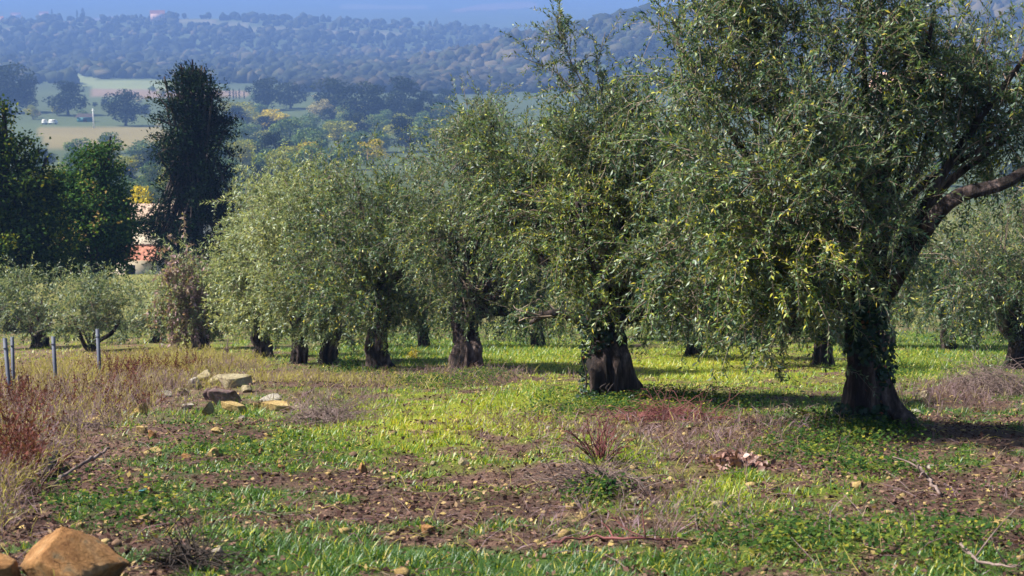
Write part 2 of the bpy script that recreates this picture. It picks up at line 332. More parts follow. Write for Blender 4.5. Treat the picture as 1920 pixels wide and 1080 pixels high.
def build_ground():
    an = np.concatenate([np.linspace(-55, -21, 30)[:-1], np.linspace(-21, 21, 230), np.linspace(21, 55, 30)[1:]])
    y0 = -8.0
    rr = np.concatenate([np.linspace(1.0, 12, 30)[:-1], np.exp(np.linspace(math.log(12), math.log(60), 190))[:-1], np.exp(np.linspace(math.log(60), math.log(15000), 150))])
    A, RR = np.meshgrid(np.radians(an), rr)
    X = RR * np.tan(A); Y = RR + y0
    Z = ground_z(X, Y)
    g, sun_tint, dry, px, py, dep = veg(X, Y, Z)
    t = np.clip((g - .25) / .5, 0, 1)[..., None]
    soil = np.array([.122, .077, .062]) * (0.5 + 1.0 * fbm(X / 1.1, Y / 1.1, 201, 4))[..., None] * (.7 + .6 * fbm(X / .2, Y / .2, 207, 2))[..., None]
    turf = np.array([.05, .10, .02]) * (1 - sun_tint[..., None]) + np.array([.22, .25, .03]) * sun_tint[..., None]  # turf turns brighter and yellower where sunshine is painted
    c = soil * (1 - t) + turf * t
    dg = np.array([.18, .11, .10]); c = c * (1 - dry[..., None]) + dg * dry[..., None]
    mid = np.clip((Y - 45) / 30, 0, 1)[..., None]
    c = c * (1 - mid) + np.array([.19, .19, .06]) * mid
    farw = np.clip((Y - 150) / 150, 0, 1)[..., None]
    fc = np.array([.060, .085, .034]) * (.7 + .6 * fbm(X / 60, Y / 60, 77, 3))[..., None]
    c = c * (1 - farw) + fc * farw
    for poly, col in FIELDS:
        k = inpoly(px, py, poly) & (Y > 180)
        c[k] = np.array(col) * (.85 + .3 * fbm(X[k] / 25, Y[k] / 8, 88, 3))[:, None]
    m, n = X.shape
    i = np.arange(m - 1)[:, None] * n; j = np.arange(n - 1)[None]
    f = np.stack([i + j, i + j + 1, i + n + j + 1, i + n + j], -1).reshape(-1, 4)
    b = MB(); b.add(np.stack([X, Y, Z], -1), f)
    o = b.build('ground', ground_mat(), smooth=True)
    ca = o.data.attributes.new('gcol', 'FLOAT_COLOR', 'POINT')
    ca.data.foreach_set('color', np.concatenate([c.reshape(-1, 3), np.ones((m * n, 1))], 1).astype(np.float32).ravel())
    tag(o, kind='structure', label='grassy olive grove slope falling away to the valley and hills')
build_ground()

# ------------------------------------------------------------------ foliage generators
def leaves_quads(mb, b, d, nrm, L, W, tint, hexa=False):
    """b base, d direction, nrm normal, all (N,3); L, W, tint (N,)"""
    d = norm(d); s = norm(np.cross(d, nrm)); n = np.cross(s, d)
    L = L[:, None]; W = W[:, None]; N = len(b)
    tip = b + d * L - n * L * .10
    if hexa:
        l1 = b + d * L * .3 + s * W * .45 + n * L * .03; l2 = b + d * L * .66 + s * W * .42 + n * L * .02
        r1 = b + d * L * .3 - s * W * .45 + n * L * .03; r2 = b + d * L * .66 - s * W * .42 + n * L * .02
        v = np.stack([b, l1, l2, tip, r2, r1], 1)
        k = np.arange(N)[:, None] * 6
        f = np.concatenate([k + np.array([[0, 1, 2, 3]]), k + np.array([[0, 3, 4, 5]])])
        mb.add(v, f, np.repeat(tint, 6))
    else:
        l = b + d * L * .45 + s * W * .5 + n * L * .03; r = b + d * L * .45 - s * W * .5 + n * L * .03
        v = np.stack([b, l, tip, r], 1); k = np.arange(N)[:, None] * 4
        mb.add(v, k + np.array([[0, 1, 2, 3]]), np.repeat(tint, 4))
def shoots(rng, p0, d0, length, droop, seg=9, wig=.22):
    N = len(p0); P = [p0]; d = norm(d0); step = (length / seg)[:, None]; p = p0
    for k in range(seg):
        d = norm(d + np.array([0, 0, -1.]) * droop[:, None] * (k + 1) / seg + rng.normal(0, wig, (N, 3)))
        p = p + d * step; P.append(p)
    return np.stack(P, 1)                     # N, seg+1, 3
def twig_tubes(mb, P, r0, r1, tint=.5, every=1):
    N, S, _ = P.shape
    idx = list(range(0, S, every))
    if idx[-1] != S - 1: idx.append(S - 1)
    Q = P[:, idx]; S = len(idx)
    t = norm(np.gradient(Q, axis=1)); u = norm(np.cross(t, np.array([.3, .2, .93]))); w = np.cross(t, u)
    rad = (r0 + (r1 - r0) * np.linspace(0, 1, S))[None, :, None]
    rings = np.stack([Q + rad * (math.cos(a) * u + math.sin(a) * w) for a in (0, 2.094, 4.189)], 2)   # N,S,3,3
    base = np.arange(N)[:, None, None] * S * 3 + np.arange(S - 1)[None, :, None] * 3
    j = np.arange(3)[None, None]; k = (j + 1) % 3
    f = np.stack([base + j, base + k, base + 3 + k, base + 3 + j], -1).reshape(-1, 4)
    mb.add(rings, f, tint)
def leafy(rng, mb, P, spacing, L, W, tint0, jit=.16, hexa=False, start=.08, length=None):
    """opposite leaf pairs along every shoot"""
    N, S, _ = P.shape
    M = max(3, int(length / spacing))
    t = np.linspace(start, 1., M)[None] + rng.normal(0, .01, (N, M)); t = np.clip(t, 0, 1) * (S - 1) - 1e-6
    t = np.clip(t, 0, S - 1 - 1e-6); i = t.astype(int); u = (t - i)[..., None]; ar = np.arange(N)[:, None]
    p = P[ar, i] * (1 - u) + P[ar, i + 1] * u; tg = norm(P[ar, i + 1] - P[ar, i])
    a = norm(np.cross(tg, rng.normal(0, 1, (N, M, 3)))); 
    for sg in (1, -1):
        d = norm(tg * .75 + a * sg * .8 + rng.normal(0, .22, (N, M, 3)) + np.array([0, 0, .12]))
        nr = norm(np.array([0, 0, .8]) + tg * .3 + rng.normal(0, .55, (N, M, 3)))
        keep = rng.random((N, M)) < .93
        k = keep.ravel(); n = k.sum()
        ti = np.clip(np.repeat(tint0, M).reshape(N, M) + rng.normal(0, jit, (N, M)), 0, 1).ravel()[k]
        spot = rng.random(n) < .05; ti[spot] = rng.uniform(.75, 1, spot.sum())
        sc_ = rng.uniform(.65, 1.15, n)
        leaves_quads(mb, p.reshape(-1, 3)[k], d.reshape(-1, 3)[k], nr.reshape(-1, 3)[k], L * sc_, W * sc_, ti, hexa)

def olive(label, base_px, base_py, trunk_px, ells, limbs=(), depth=None, nsh=500, leaf=(.07, .017), slen=(.55, 1.25), spacing=.034, tint=.34, seed=1, hexa=False, mat=None,
          droop=.30, trunk_bend=0, fork_py=None, burl=None, flare=1.5, group=None, flute_amp=.16, sprouts=(), vine=None, limb_r=.42, zones=(), skirt=None, hang={}):
    """trunk_px: half width of the trunk in pixels; ells: crown lobes (cx, cy, rx, ry, depth offset, depth radius, weight) in pixels and metres at the tree's depth"""
    rng = np.random.default_rng(seed); mat = mat or M_olive
    if depth is None:
        b = hit(base_px, base_py); depth = b[1] * CP - b[2] * SP
    else:
        q = at(base_px, base_py, depth); b = np.array([q[0], q[1], float(ground_z(q[0], q[1]))])
    mpp = depth / FPX
    root = empty('olive_tree', b, label, 'tree', group)
    r = trunk_px * mpp
    fk = at(base_px + trunk_bend, fork_py if fork_py else base_py - 5.2 * trunk_px, depth)
    # trunk: fluted, twisted, flared at the foot
    ph = rng.uniform(0, 6.28, 4)
    def flute(a, t):
        fl = 1 + flute_amp * (np.sin(3 * a + ph[0] + 1.6 * t) * .55 + np.sin(5 * a + ph[1] - 2.4 * t) * .6 + np.sin(8 * a + ph[2] + 2 * t) * .4 + .35 * np.sin(13 * a + ph[3] - 4 * t))
        ex = 1 + (flare - 1) * np.exp(-t * 7) * (1 + .55 * np.sin(3 * a + ph[1]) + .35 * np.sin(5 * a + ph[2]))
        lump = 1 + .20 * (vnoise(np.cos(a) * 1.6 + 3 * seed, np.sin(a) * 1.6 + t * 7, seed) - .5) * 2 + .10 * (vnoise(np.cos(a) * 4 + seed, np.sin(a) * 4 + t * 19, seed + 9) - .5) * 2
        return fl * ex * lump
    path = spline([b - np.array([0, 0, .15]), b + (fk - b) * .33 + rng.normal(0, .085, 3) * r / .3, b + (fk - b) * .68 + rng.normal(0, .085, 3) * r / .3, fk, fk + np.array([.0, 0, .25 * r / .3])], 34)
    mb = MB(); prof = np.interp(np.linspace(0, 1, 34), [0, .2, .55, .85, 1], [1.12, 1.0, .92, .98, .62]) * r
    mb.tube(path, prof, 44, flute); mb.build('trunk', M_bark, root, True, b)
    if burl:
        bx, by, bw, bh = burl; c = at(bx, by, depth - r * .8); mb = MB()
        an = np.linspace(0, np.pi, 14)
        path = spline([fk + (b - fk) * .55 + (c - b) * .45, c + np.array([-.02, .05, bh * mpp * .75]), c + np.array([.06, -.02, .0]), c + np.array([.10, -.05, -bh * mpp * .9])], 16)
        mb.tube(path, np.interp(np.linspace(0, 1, 16), [0, .35, .6, .85, 1], [.07, .09, bw * mpp * .8, bw * mpp, bw * mpp * .7]), 20, lambda a, t: 1 + .3 * (vnoise(a * 3, t * 7, 5) - .5) + .12 * np.sin(4 * a + 3 * t))
        mb.build('root_burl', M_bark, root, True, b)
    # crown lobes in the world
    E = []
    for (cx, cy_, rx, ry, dz, dr, w) in ells:
        E.append((at(cx, cy_, depth + dz), np.array([rx * mpp, dr, ry * mpp]), w))
    # limbs: drawn ones first, then free ones to the lobes
    for lp in limbs:
        pts = [fk - (fk - b) * .12] + [at(x, y, depth + dz) for (x, y, dz) in lp[0]]
        mb = MB(); P = spline(pts, 22)
        mb.tube(P, np.linspace(lp[1], lp[2], 22) * mpp, 14, lambda a, t: 1 + .16 * np.sin(3 * a + 5 * t + seed) + .2 * (vnoise(a * 2, t * 8, seed + 3) - .5))
        mb.build('limb', M_bark, root, True, b)
    tw = MB()
    for c, rad, w in E:
        for k in range(2 if w > .5 else 1):
            tgt = c + rng.normal(0, .35, 3) * rad
            midp = fk + (tgt - fk) * .5 + rng.normal(0, .12, 3) + np.array([0, 0, .1])
            P = spline([fk - (fk - b) * .1, midp, tgt], 12)
            mb = MB(); mb.tube(P, np.linspace(limb_r * r, .12 * r, 12), 8, lambda a, t: 1 + .15 * np.sin(3 * a + 6 * t)); mb.build('limb', M_bark, root, True, b)
            Q = []
            for j in range(7):
                s = P[rng.integers(4, 11)]; e = c + norm(rng.normal(0, 1, 3)) * rad * rng.uniform(.6, .98)
                Q.append(spline([s, s + (e - s) * .5 + rng.normal(0, .1, 3) + np.array([0, 0, .12]), e], 8))
            twig_tubes(tw, np.array(Q), max(.009, .07 * r), .004)
    lv = MB()
    W = np.array([e[2] for e in E]); W = W / W.sum()
    which = rng.choice(len(E), nsh, p=W)
    C = np.array([e[0] for e in E])[which]; RD = np.array([e[1] for e in E])[which]
    dirs = norm(rng.normal(0, 1, (nsh, 3))); rr = rng.uniform(.20, 1.0, nsh) ** .6
    p0 = C + dirs * RD * (rr * .84)[:, None]
    ncl = max(8, nsh // 15); own = rng.integers(0, ncl, nsh); loose = rng.random(nsh) < .14      # shoots gather in sprays round twig ends
    cen = p0[own]; dirs = np.where(loose[:, None], dirs, dirs[own]); RD = np.where(loose[:, None], RD, RD[own]); which = np.where(loose, which, which[own])
    p0 = np.where(loose[:, None], p0, cen + rng.normal(0, .10, (nsh, 3)))
    outw = norm(dirs / np.maximum(RD, .2))
    d0 = norm(outw * .75 + rng.normal(0, .5, (nsh, 3)) + np.array([0, 0, .5]))
    ln = rng.uniform(*slen, nsh); dp = droop * rng.uniform(.5, 1.6, nsh) * np.where(dirs[:, 2] < .35, 1.35, .45)
    lm = .5 * (slen[0] + slen[1])
    P = shoots(rng, p0, d0, ln, dp, wig=.27)
    if skirt:
        zl = at(base_px, skirt, depth)[2] + rng.normal(0, .14, nsh) - np.array([hang.get(q_, 0) for q_ in which]) * mpp
        mn = P[:, :, 2].min(1); ok = p0[:, 2] > zl + .05
        fct = np.clip((p0[:, 2] - zl) / np.maximum(p0[:, 2] - mn, 1e-3), .2, 1.)
        P = P[ok]; p0 = p0[ok]; fct = fct[ok]; P = p0[:, None] + (P - p0[:, None]) * fct[:, None, None]; nsh = len(P)
    zt = np.zeros(nsh)
    for (zx, zy, zr, zw) in zones:  # sunlit highlights on the crown front, put into the leaf tint
        qx, qy, _ = project(p0[:, 0], p0[:, 1], p0[:, 2]); zt += zw * np.exp(-(((qx - zx) / zr) ** 2 + ((qy - zy) / zr) ** 2)) * (p0[:, 1] < b[1] + .2)
    tn = np.clip(tint + zt + .10 * rng.normal(0, 1, nsh) + .25 * (fbm(p0[:, 0] / .8 + 9 * seed, p0[:, 2] / .8, 5 + seed, 2) - .5), 0, 1)
    twig_tubes(tw, P, .0042, .0018, every=3)
    leafy(rng, lv, P, spacing, leaf[0], leaf[1], tn, hexa=hexa, length=lm)
    for (sx, sy, ex, ey, dz, num, sp_) in sprouts:              # branches that stick out of the crown
        a0 = at(sx, sy, depth + dz); a1 = at(ex, ey, depth + dz)
        ax = spline([a0, a0 + (a1 - a0) * .5 + rng.normal(0, .05, 3), a1], 10)
        twig_tubes(tw, ax[None], max(.010, .0008), .003)
        tpos = rng.uniform(.15, 1, num); ii = (tpos * 8.99).astype(int)
        pp = ax[ii] + rng.normal(0, .02, (num, 3)); dd = norm(norm(a1 - a0) * .6 + rng.normal(0, .6, (num, 3)) + np.array([0, 0, .2]))
        P2 = shoots(rng, pp, dd, rng.uniform(.6, 1.2, num) * sp_ * mpp, np.full(num, .18), wig=.15)
        twig_tubes(tw, P2, .0035, .0015); leafy(rng, lv, P2, spacing, leaf[0], leaf[1], np.full(num, tint - .05), hexa=hexa, length=sp_ * mpp * .9)
    crown = lv.build('crown', mat, root, False, b)
    tw.build('twig', M_twig, crown, False, b)
    if vine:
        cx, cy_, rx, ry, num = vine; vb = MB()
        c = at(cx, cy_, depth - 1.2)
        pp = c + rng.normal(0, .5, (num, 3)) * np.array([rx * mpp, .35, ry * mpp])
        P3 = shoots(rng, pp, norm(rng.normal(0, .5, (num, 3)) + np.array([0, 0, -.3])), rng.uniform(.3, .9, num), np.full(num, .6))
        leafy(rng, vb, P3, .05, leaf[0] * 1.1, leaf[1] * 1.6, np.full(num, .62), jit=.25, length=.6)
        twig_tubes(vb, P3, .006, .003, .7)
        vb.build('dry_vine', M_olive_red, root, False, b)
    return root, b, depth

G1 = 'old olive trees in the row across the grove'
# the row, from the nearest on the right to the farthest on the left
T1 = olive('nearest and largest olive tree, ivy on its split trunk, right of the picture', 1622, 792, 30,
      [(1560, 150, 250, 190, 0., 1.15, 2.4), (1400, 300, 170, 200, -.2, 1.0, 1.7), (1500, 420, 170, 150, -.8, .7, 1.7), (1730, 240, 190, 170, .8, .9, 1.7), (1330, 120, 130, 150, .5, .9, .9), (1840, 120, 110, 150, 0., .9, .55), (1590, 400, 80, 110, -.9, .5, .6), (1480, 600, 60, 130, -.3, .5, .45), (1350, 480, 120, 130, .4, .8, .9), (1560, 10, 260, 80, .2, .9, .7), (1890, 230, 60, 90, .4, .6, .4), (1290, 500, 110, 110, .4, .7, .8)],
      limbs=[([(1680, 520, -.3), (1722, 450, -.7), (1790, 372, -.9), (1890, 342, -.9), (1990, 270, -.8)], 18, 9), ([(1590, 520, 0), (1560, 420, .1), (1520, 300, .2), (1450, 180, .3)], 26, 8), ([(1640, 520, .2), (1660, 400, .3), (1640, 250, .3)], 22, 8)],
      nsh=2500, leaf=(.062, .0182), slen=(.35, 1.0), spacing=.0265, tint=.32, seed=11, skirt=604, hang={1: 30, 2: 20, 7: 150, 8: 70, 11: 60}, zones=((1500, 480, 110, .24), (1400, 390, 70, .16), (1560, 560, 70, .2)), fork_py=575, burl=(1676, 784, 26, 30), flare=1.16, flute_amp=.26, droop=.28,
      sprouts=((1800, 150, 1700, -10, 0, 10, 50), (1780, 200, 1880, 20, 0, 12, 60)), group=G1)
T2 = olive('olive tree with flared ivied trunk, next to the nearest tree', 1148, 742, 31,
      [(1150, 290, 150, 130, 0., 1.0, 1.7), (1090, 420, 150, 130, -.5, .8, 1.5), (1230, 430, 150, 150, -.1, .9, 1.5), (1150, 530, 140, 90, -.7, .5, .9), (1010, 360, 110, 120, .2, .8, 1.), (1300, 560, 90, 110, .2, .6, .7), (1180, 240, 100, 50, 0., .8, .6), (980, 330, 80, 80, .4, .8, .7), (1010, 600, 60, 70, .3, .5, .35)],
      limbs=[([(1100, 560, -.1), (1060, 520, -.15), (1000, 470, 0), (940, 380, .1)], 16, 6), ([(1150, 520, 0), (1180, 420, .1), (1220, 290, .1)], 20, 6), ([(1190, 500, .1), (1260, 420, .2), (1320, 400, .3)], 15, 5)],
      nsh=1950, leaf=(.064, .0185), slen=(.4, 1.0), spacing=.029, tint=.33, seed=23, skirt=618, hang={5: 50, 8: 30}, zones=((1150, 480, 130, .2), (1080, 380, 90, .18), (1160, 590, 60, .25)), fork_py=600, trunk_bend=-20, burl=(1196, 738, 13, 12), flare=1.45, flute_amp=.26,
      sprouts=((1110, 190, 1040, 20, -.3, 34, 95), (1090, 190, 985, 110, -.3, 16, 80), (1130, 180, 1135, 60, -.3, 12, 70)), group=G1)
T3 = olive('olive tree with thick dark bare trunk left of the ivied one', 872, 697, 25,
      [(890, 345, 130, 110, 0., 1.1, 1.5), (860, 460, 110, 110, -.5, .9, 1.4), (960, 480, 90, 120, .2, .9, 1.), (880, 550, 100, 60, -.7, .6, .8), (980, 600, 70, 60, .6, .7, .6), (900, 260, 70, 60, 0., .7, .6)],
      limbs=[([(905, 570, -.2), (940, 545, -.3), (960, 480, -.1)], 13, 5), ([(860, 540, 0), (850, 420, 0), (880, 300, 0)], 14, 4)],
      nsh=1150, leaf=(.074, .021), slen=(.45, 1.1), spacing=.036, tint=.31, seed=31, skirt=606, zones=((830, 420, 70, .2), (860, 560, 50, .15)), fork_py=590, flare=1.15, flute_amp=.14,
      sprouts=((870, 280, 868, 160, 0, 12, 40), (900, 280, 910, 180, 0, 12, 45), (930, 290, 945, 190, 0, 9, 45)), group=G1)
T4 = olive('wide olive tree, crown hanging low, fourth from the right in the row', 714, 690, 20,
      [(700, 385, 130, 95, 0., 1.3, 1.7), (650, 480, 110, 100, -.3, 1.1, 1.2), (760, 500, 90, 110, -.2, 1., 1.1), (700, 560, 110, 70, -.6, .9, .9), (770, 395, 70, 75, .3, .9, .7)],
      nsh=1150, leaf=(.080, .023), slen=(.45, 1.1), spacing=.038, tint=.40, seed=41, skirt=630, fork_py=600, flare=1.25, sprouts=((690, 300, 700, 250, 0, 10, 30), (760, 300, 770, 245, 0, 8, 30)), group=G1)
T5 = olive('pale olive tree, slim trunk, behind the wide fourth tree in the row', 618, 684, 15,
      [(612, 408, 95, 85, 0., 1.3, 1.6), (590, 500, 90, 90, -.3, 1.1, 1.1), (620, 580, 80, 60, -.4, .8, .7)], nsh=620, leaf=(.092, .026), slen=(.45, 1.1), spacing=.042, tint=.42, seed=51, sprouts=((600, 350, 590, 300, 0, 8, 30), (640, 350, 655, 295, 0, 8, 30)), skirt=622, fork_py=600, flare=1.3, mat=M_olive_pale, group=G1)
T6 = olive('silvery olive tree, tall crown brightly lit, sixth from the right in the row', 558, 681, 13,
      [(545, 412, 85, 82, 0., 1.4, 1.6), (525, 510, 80, 90, -.4, 1.2, 1.1), (560, 590, 60, 55, -.3, .9, .6)], nsh=620, leaf=(.098, .028), slen=(.45, 1.1), spacing=.045, tint=.48, seed=61, sprouts=((540, 350, 530, 302, 0, 8, 28), (575, 345, 585, 290, 0, 7, 28)), skirt=622, fork_py=610, flare=1.4, mat=M_olive_pale, group=G1)
T7 = olive('bright silvery olive tree at the left end of the tall row', 490, 670, 15,
      [(487, 408, 62, 78, 0., 1.5, 1.4), (475, 510, 65, 90, -.4, 1.2, 1.1), (480, 580, 55, 60, -.4, 1., .7)], nsh=600, leaf=(.104, .030), slen=(.45, 1.1), spacing=.048, tint=.50, seed=71, sprouts=((470, 360, 455, 318, 0, 7, 26), (500, 350, 505, 305, 0, 7, 26)), skirt=622, fork_py=610, flare=1.4, mat=M_olive_pale, group=G1)
T8 = olive('olive tree draped with dry purple vine, left of the tall row', 372, 655, 14,
      [(390, 525, 66, 50, 0., 1.7, 1.4), (340, 550, 50, 60, -.3, 1.4, 1.), (410, 580, 55, 50, -.3, 1.2, .8)], nsh=380, leaf=(.115, .034), slen=(.6, 1.4), spacing=.066, tint=.45, seed=81, skirt=618, fork_py=600, flare=1.3, mat=M_olive_pale, vine=(345, 560, 42, 95, 150), group=G1)
G2 = 'small olive trees beyond the fence posts'
T9 = olive('small olive tree with a dark short trunk beside the vine draped tree', 296, 652, 13, [(290, 580, 50, 38, 0., 1.8, 1.3), (270, 610, 50, 30, -.3, 1.3, .8)], depth=47, nsh=300, leaf=(.12, .036), slen=(.6, 1.3), spacing=.07, tint=.14, seed=91, skirt=622, fork_py=615, mat=M_olive_pale, group=G2)
T10 = olive('small olive tree with forked spreading trunk behind the tallest fence post', 172, 678, 6, [(172, 576, 46, 34, 0., 1.4, 1.4), (214, 592, 26, 28, 0, 1., .6), (134, 592, 24, 28, 0, 1., .5)],
      limbs=[([(160, 650, 0), (148, 625, 0), (135, 590, 0)], 5, 3), ([(185, 640, 0), (208, 625, 0), (225, 600, 0)], 5, 3)], depth=42, nsh=340, leaf=(.115, .034), slen=(.5, 1.2), spacing=.066, tint=.14, seed=101, skirt=628, fork_py=660, mat=M_olive_pale, group=G2)
T11 = olive('grey green olive tree with twin dark trunk at the left edge', 74, 668, 13, [(62, 566, 48, 44, 0., 1.5, 1.4), (15, 580, 36, 50, 0, 1.4, 1.), (90, 610, 50, 40, -.3, 1.2, .6)], depth=46, nsh=360, leaf=(.12, .036), slen=(.6, 1.3), spacing=.068, tint=.14, seed=111, skirt=622, fork_py=625, mat=M_olive_pale, group=G2)
G3 = 'olive trees of the second row behind the nearest tree'
T12 = olive('olive tree at the right edge behind the nearest tree, dark trunk leaning', 1915, 690, 26, [(1880, 470, 110, 110, 0., 1.2, 1.6), (1800, 520, 90, 90, .2, 1., 1.), (1900, 570, 100, 60, -.2, .9, .8), (1960, 380, 90, 100, .2, 1., .8)], nsh=480, leaf=(.095, .023), slen=(.6, 1.4), spacing=.044, tint=.32, seed=121, skirt=625, fork_py=560, trunk_bend=-18, flare=1.2, group=G3)
T13 = olive('olive tree with thin distant trunk seen right of the nearest trunk', 1664, 622, 8, [(1690, 480, 100, 80, 0., 1.8, 1.4), (1760, 540, 80, 60, 0., 1.5, 1.), (1640, 530, 60, 50, 0, 1.3, .6)], depth=40, nsh=380, leaf=(.135, .032), slen=(.7, 1.5), spacing=.06, tint=.34, seed=131, skirt=614, fork_py=570, group=G3)
T14 = olive('shaded olive tree standing between the two nearest trunks, farther back', 1545, 655, 14, [(1500, 470, 120, 110, 0., 1.6, 1.4), (1420, 560, 100, 70, 0, 1.4, 1.), (1560, 590, 70, 50, 0, 1.2, .6)], depth=29, nsh=420, leaf=(.115, .028), slen=(.7, 1.5), spacing=.052, tint=.28, seed=141, skirt=629, fork_py=580, group=G3)
T15 = olive('olive tree farther back showing between the second and third trunks', 1010, 640, 9, [(1020, 470, 90, 80, 0., 1.8, 1.3), (1060, 560, 80, 60, 0, 1.6, 1.), (960, 560, 60, 50, 0, 1.4, .7)], depth=40, nsh=340, leaf=(.14, .034), slen=(.7, 1.5), spacing=.062, tint=.3, seed=151, skirt=624, fork_py=575, group=G3)

def copy_tree(src, px, py, depth, rz, sc_, label):
    q = at(px, py, depth); r = src.copy(); COL.objects.link(r); r.location = (float(q[0]), float(q[1]), float(ground_z(q[:1], q[1:2])[0])); r.rotation_euler = (0, 0, rz); r.scale = (sc_, sc_, sc_); r['label'] = label
    for ch in src.children:
        c = ch.copy(); COL.objects.link(c); c.parent = r
        for g in ch.children:
            d = g.copy(); COL.objects.link(d); d.parent = c
copy_tree(T14[0], 1300, 640, 34., 2.1, .95, 'olive tree farther back between the two nearest trunks, nearer the second')
copy_tree(T15[0], 1785, 630, 38., 1.2, 1.05, 'olive tree farther back between the nearest trunk and the right edge')
copy_tree(T13[0], 800, 640, 40., 2.6, 1.0, 'olive tree farther back between the third and fourth trunks')
copy_tree(T14[0], 1420, 625, 44., 4.0, 1.05, 'hazy olive tree farthest back between the two nearest trunks')
copy_tree(T13[0], 1900, 622, 46., .6, 1.1, 'hazy olive tree farthest back at the right edge')
copy_tree(T15[0], 1130, 625, 46., 3.3, 1.05, 'olive tree farthest back, behind the second trunk')

# ------------------------------------------------------------------ ivy on the two nearest trunks
def ivy(label, root_px, root_py, depth, spots, num, seed, size=.045):
    rng = np.random.default_rng(seed); b = at(root_px, root_py, depth - .3); mb = MB()
    root = empty('ivy_plant', b, label, 'ivy')
    for (cx, cy_, rx, ry, w) in spots:
        n = int(num * w); c = at(cx, cy_, depth)
        mpp = depth / FPX
        a = rng.uniform(-1.25, 1.25, n); rr = rx * mpp * rng.uniform(1.0, 1.25, n)
        p = np.stack([c[0] + np.sin(a) * rr, c[1] - np.cos(a) * rr, c[2] + rng.uniform(-1, 1, n) * ry * mpp], 1)
        nr = np.stack([np.sin(a), -np.cos(a), .35 + 0 * a], 1) + rng.normal(0, .35, (n, 3))
        d = rng.normal(0, .6, (n, 3)) + np.array([0, -.1, -.5])
        L = size * rng.uniform(.6, 1.3, n)
        leaves_quads(mb, p, d, norm(nr), L, L * .95, np.clip(rng.normal(.4, .25, n), 0, 1), True)
    mb.build('foliage', M_ivy, root, False, b)
    st = MB()
    for k in range(7):
        s = spots[k % len(spots)]; mpp = depth / FPX
        x = rng.uniform(-.8, .8) * s[2]
        pts = [at(s[0] + x + rng.normal(0, 5), s[1] + s[3] - j * s[3] * .5, depth - math.sqrt(max(.05, 1 - (x / s[2]) ** 2)) * s[2] * mpp * 1.05) for j in range(5)]
        st.tube(spline(pts, 12), np.linspace(.010, .005, 12), 5)
    st.build('stem', M_bark_far, root, False, b)
ivy('dark ivy climbing the split trunk of the nearest olive tree', 1615, 790, T1[2], [(1622, 600, 34, 60, .8), (1640, 700, 30, 70, .6), (1612, 770, 46, 22, .5)], 900, 5)
ivy('dark ivy covering the left side of the second olive trunk', 1115, 740, T2[2], [(1120, 660, 30, 90, 1.), (1150, 735, 60, 16, .5)], 800, 6)

# ------------------------------------------------------------------ conifer, dark trees at the left
def lobe_tree(name, label, base, depth, lobes, num, leaf, mat, seed, trunk_r, mpp=None, group=None, spray=False, cat='tree'):
    rng = np.random.default_rng(seed); mpp = depth / FPX
    root = empty(name, base, label, cat, group)
    top = max(lobes, key=lambda l: -l[1]); tp = at(top[0], top[1], depth)
    mb = MB(); P = spline([base - np.array([0, 0, .4]), base + (tp - base) * .5 + rng.normal(0, .1, 3), tp], 12)
    mb.tube(P, np.linspace(trunk_r, trunk_r * .2, 12), 12, lambda a, t: 1 + .12 * np.sin(4 * a + 3 * t) + .5 * np.exp(-t * 12)); mb.build('trunk', M_bark_far, root, True, base)
    lv = MB(); tw = MB(); w = np.array([l[2] * l[3] for l in lobes], float); w /= w.sum(); Q = []
    for l, ww in zip(lobes, w):
        n = int(num * ww); c = at(l[0], l[1], depth + (l[4] if len(l) > 4 else rng.uniform(-.5, .5) * l[2] * mpp))
        rad = np.array([l[2], l[2], l[3]]) * mpp
        Q.append(spline([P[min(11, 3 + rng.integers(0, 7))], c, c + norm(rng.normal(0, 1, 3)) * rad * .7], 7))
        ncl = max(4, n // 34); cd = norm(rng.normal(0, 1, (ncl, 3))); cc = c + cd * rad * (rng.uniform(.3, 1, ncl) ** .45)[:, None]
        k = rng.integers(0, ncl, n); sg = leaf * 1.5
        if spray:
            p = cc[k] + rng.normal(0, 1, (n, 3)) * np.array([sg, sg, sg * .55]); d = norm(cd[k] + rng.normal(0, .45, (n, 3)) + np.array([0, 0, .25]))
        else:
            p = cc[k] + rng.normal(0, 1, (n, 3)) * np.array([sg, sg, sg * .7]); d = norm(rng.normal(0, 1, (n, 3)) + cd[k] * .3 + np.array([0, 0, -.15]))
        nr = norm(cd[k] * .6 + np.array([0, 0, .7]) + rng.normal(0, .5, (n, 3)))
        L = leaf * rng.uniform(.6, 1.3, n); ct = np.clip(rng.normal(.45, .2, ncl), 0, 1)
        leaves_quads(lv, p, d, nr, L, L * (.34 if spray else .62), np.clip(ct[k] + rng.normal(0, .15, n), 0, 1))
    cr = lv.build('crown', mat, root, False, base)
    twig_tubes(tw, np.array(Q), trunk_r * .25, trunk_r * .06); tw.build('branch', M_bark_far, root, False, base)
    return root
rng = np.random.default_rng(77)
D = 76.; bs = at(368, 560, D); bs[2] = float(ground_z(bs[0], bs[1]))
lob = []
for yy in np.linspace(146, 505, 22):                       # tiers of the conifer, jagged
    half = np.interp(yy, [130, 150, 200, 235, 270, 330, 400, 440, 505], [8, 25, 36, 48, 55, 56, 62, 72, 70]); cx = np.interp(yy, [130, 200, 300, 505], [360, 360, 368, 366])
    lob.append((cx, yy, half * .42, 14, 0.))
    for k in range(6):
        s = rng.choice([-1, 1]); lob.append((cx + s * half * (.45 + .75 * rng.random() ** .8), yy + rng.uniform(-5, 5), rng.uniform(8, 16), rng.uniform(3.5, 6), rng.uniform(-1.2, 1.2)))
    lob.append((cx + rng.uniform(-.5, .5) * half, yy, 16, 8, -half * D / FPX * .8))
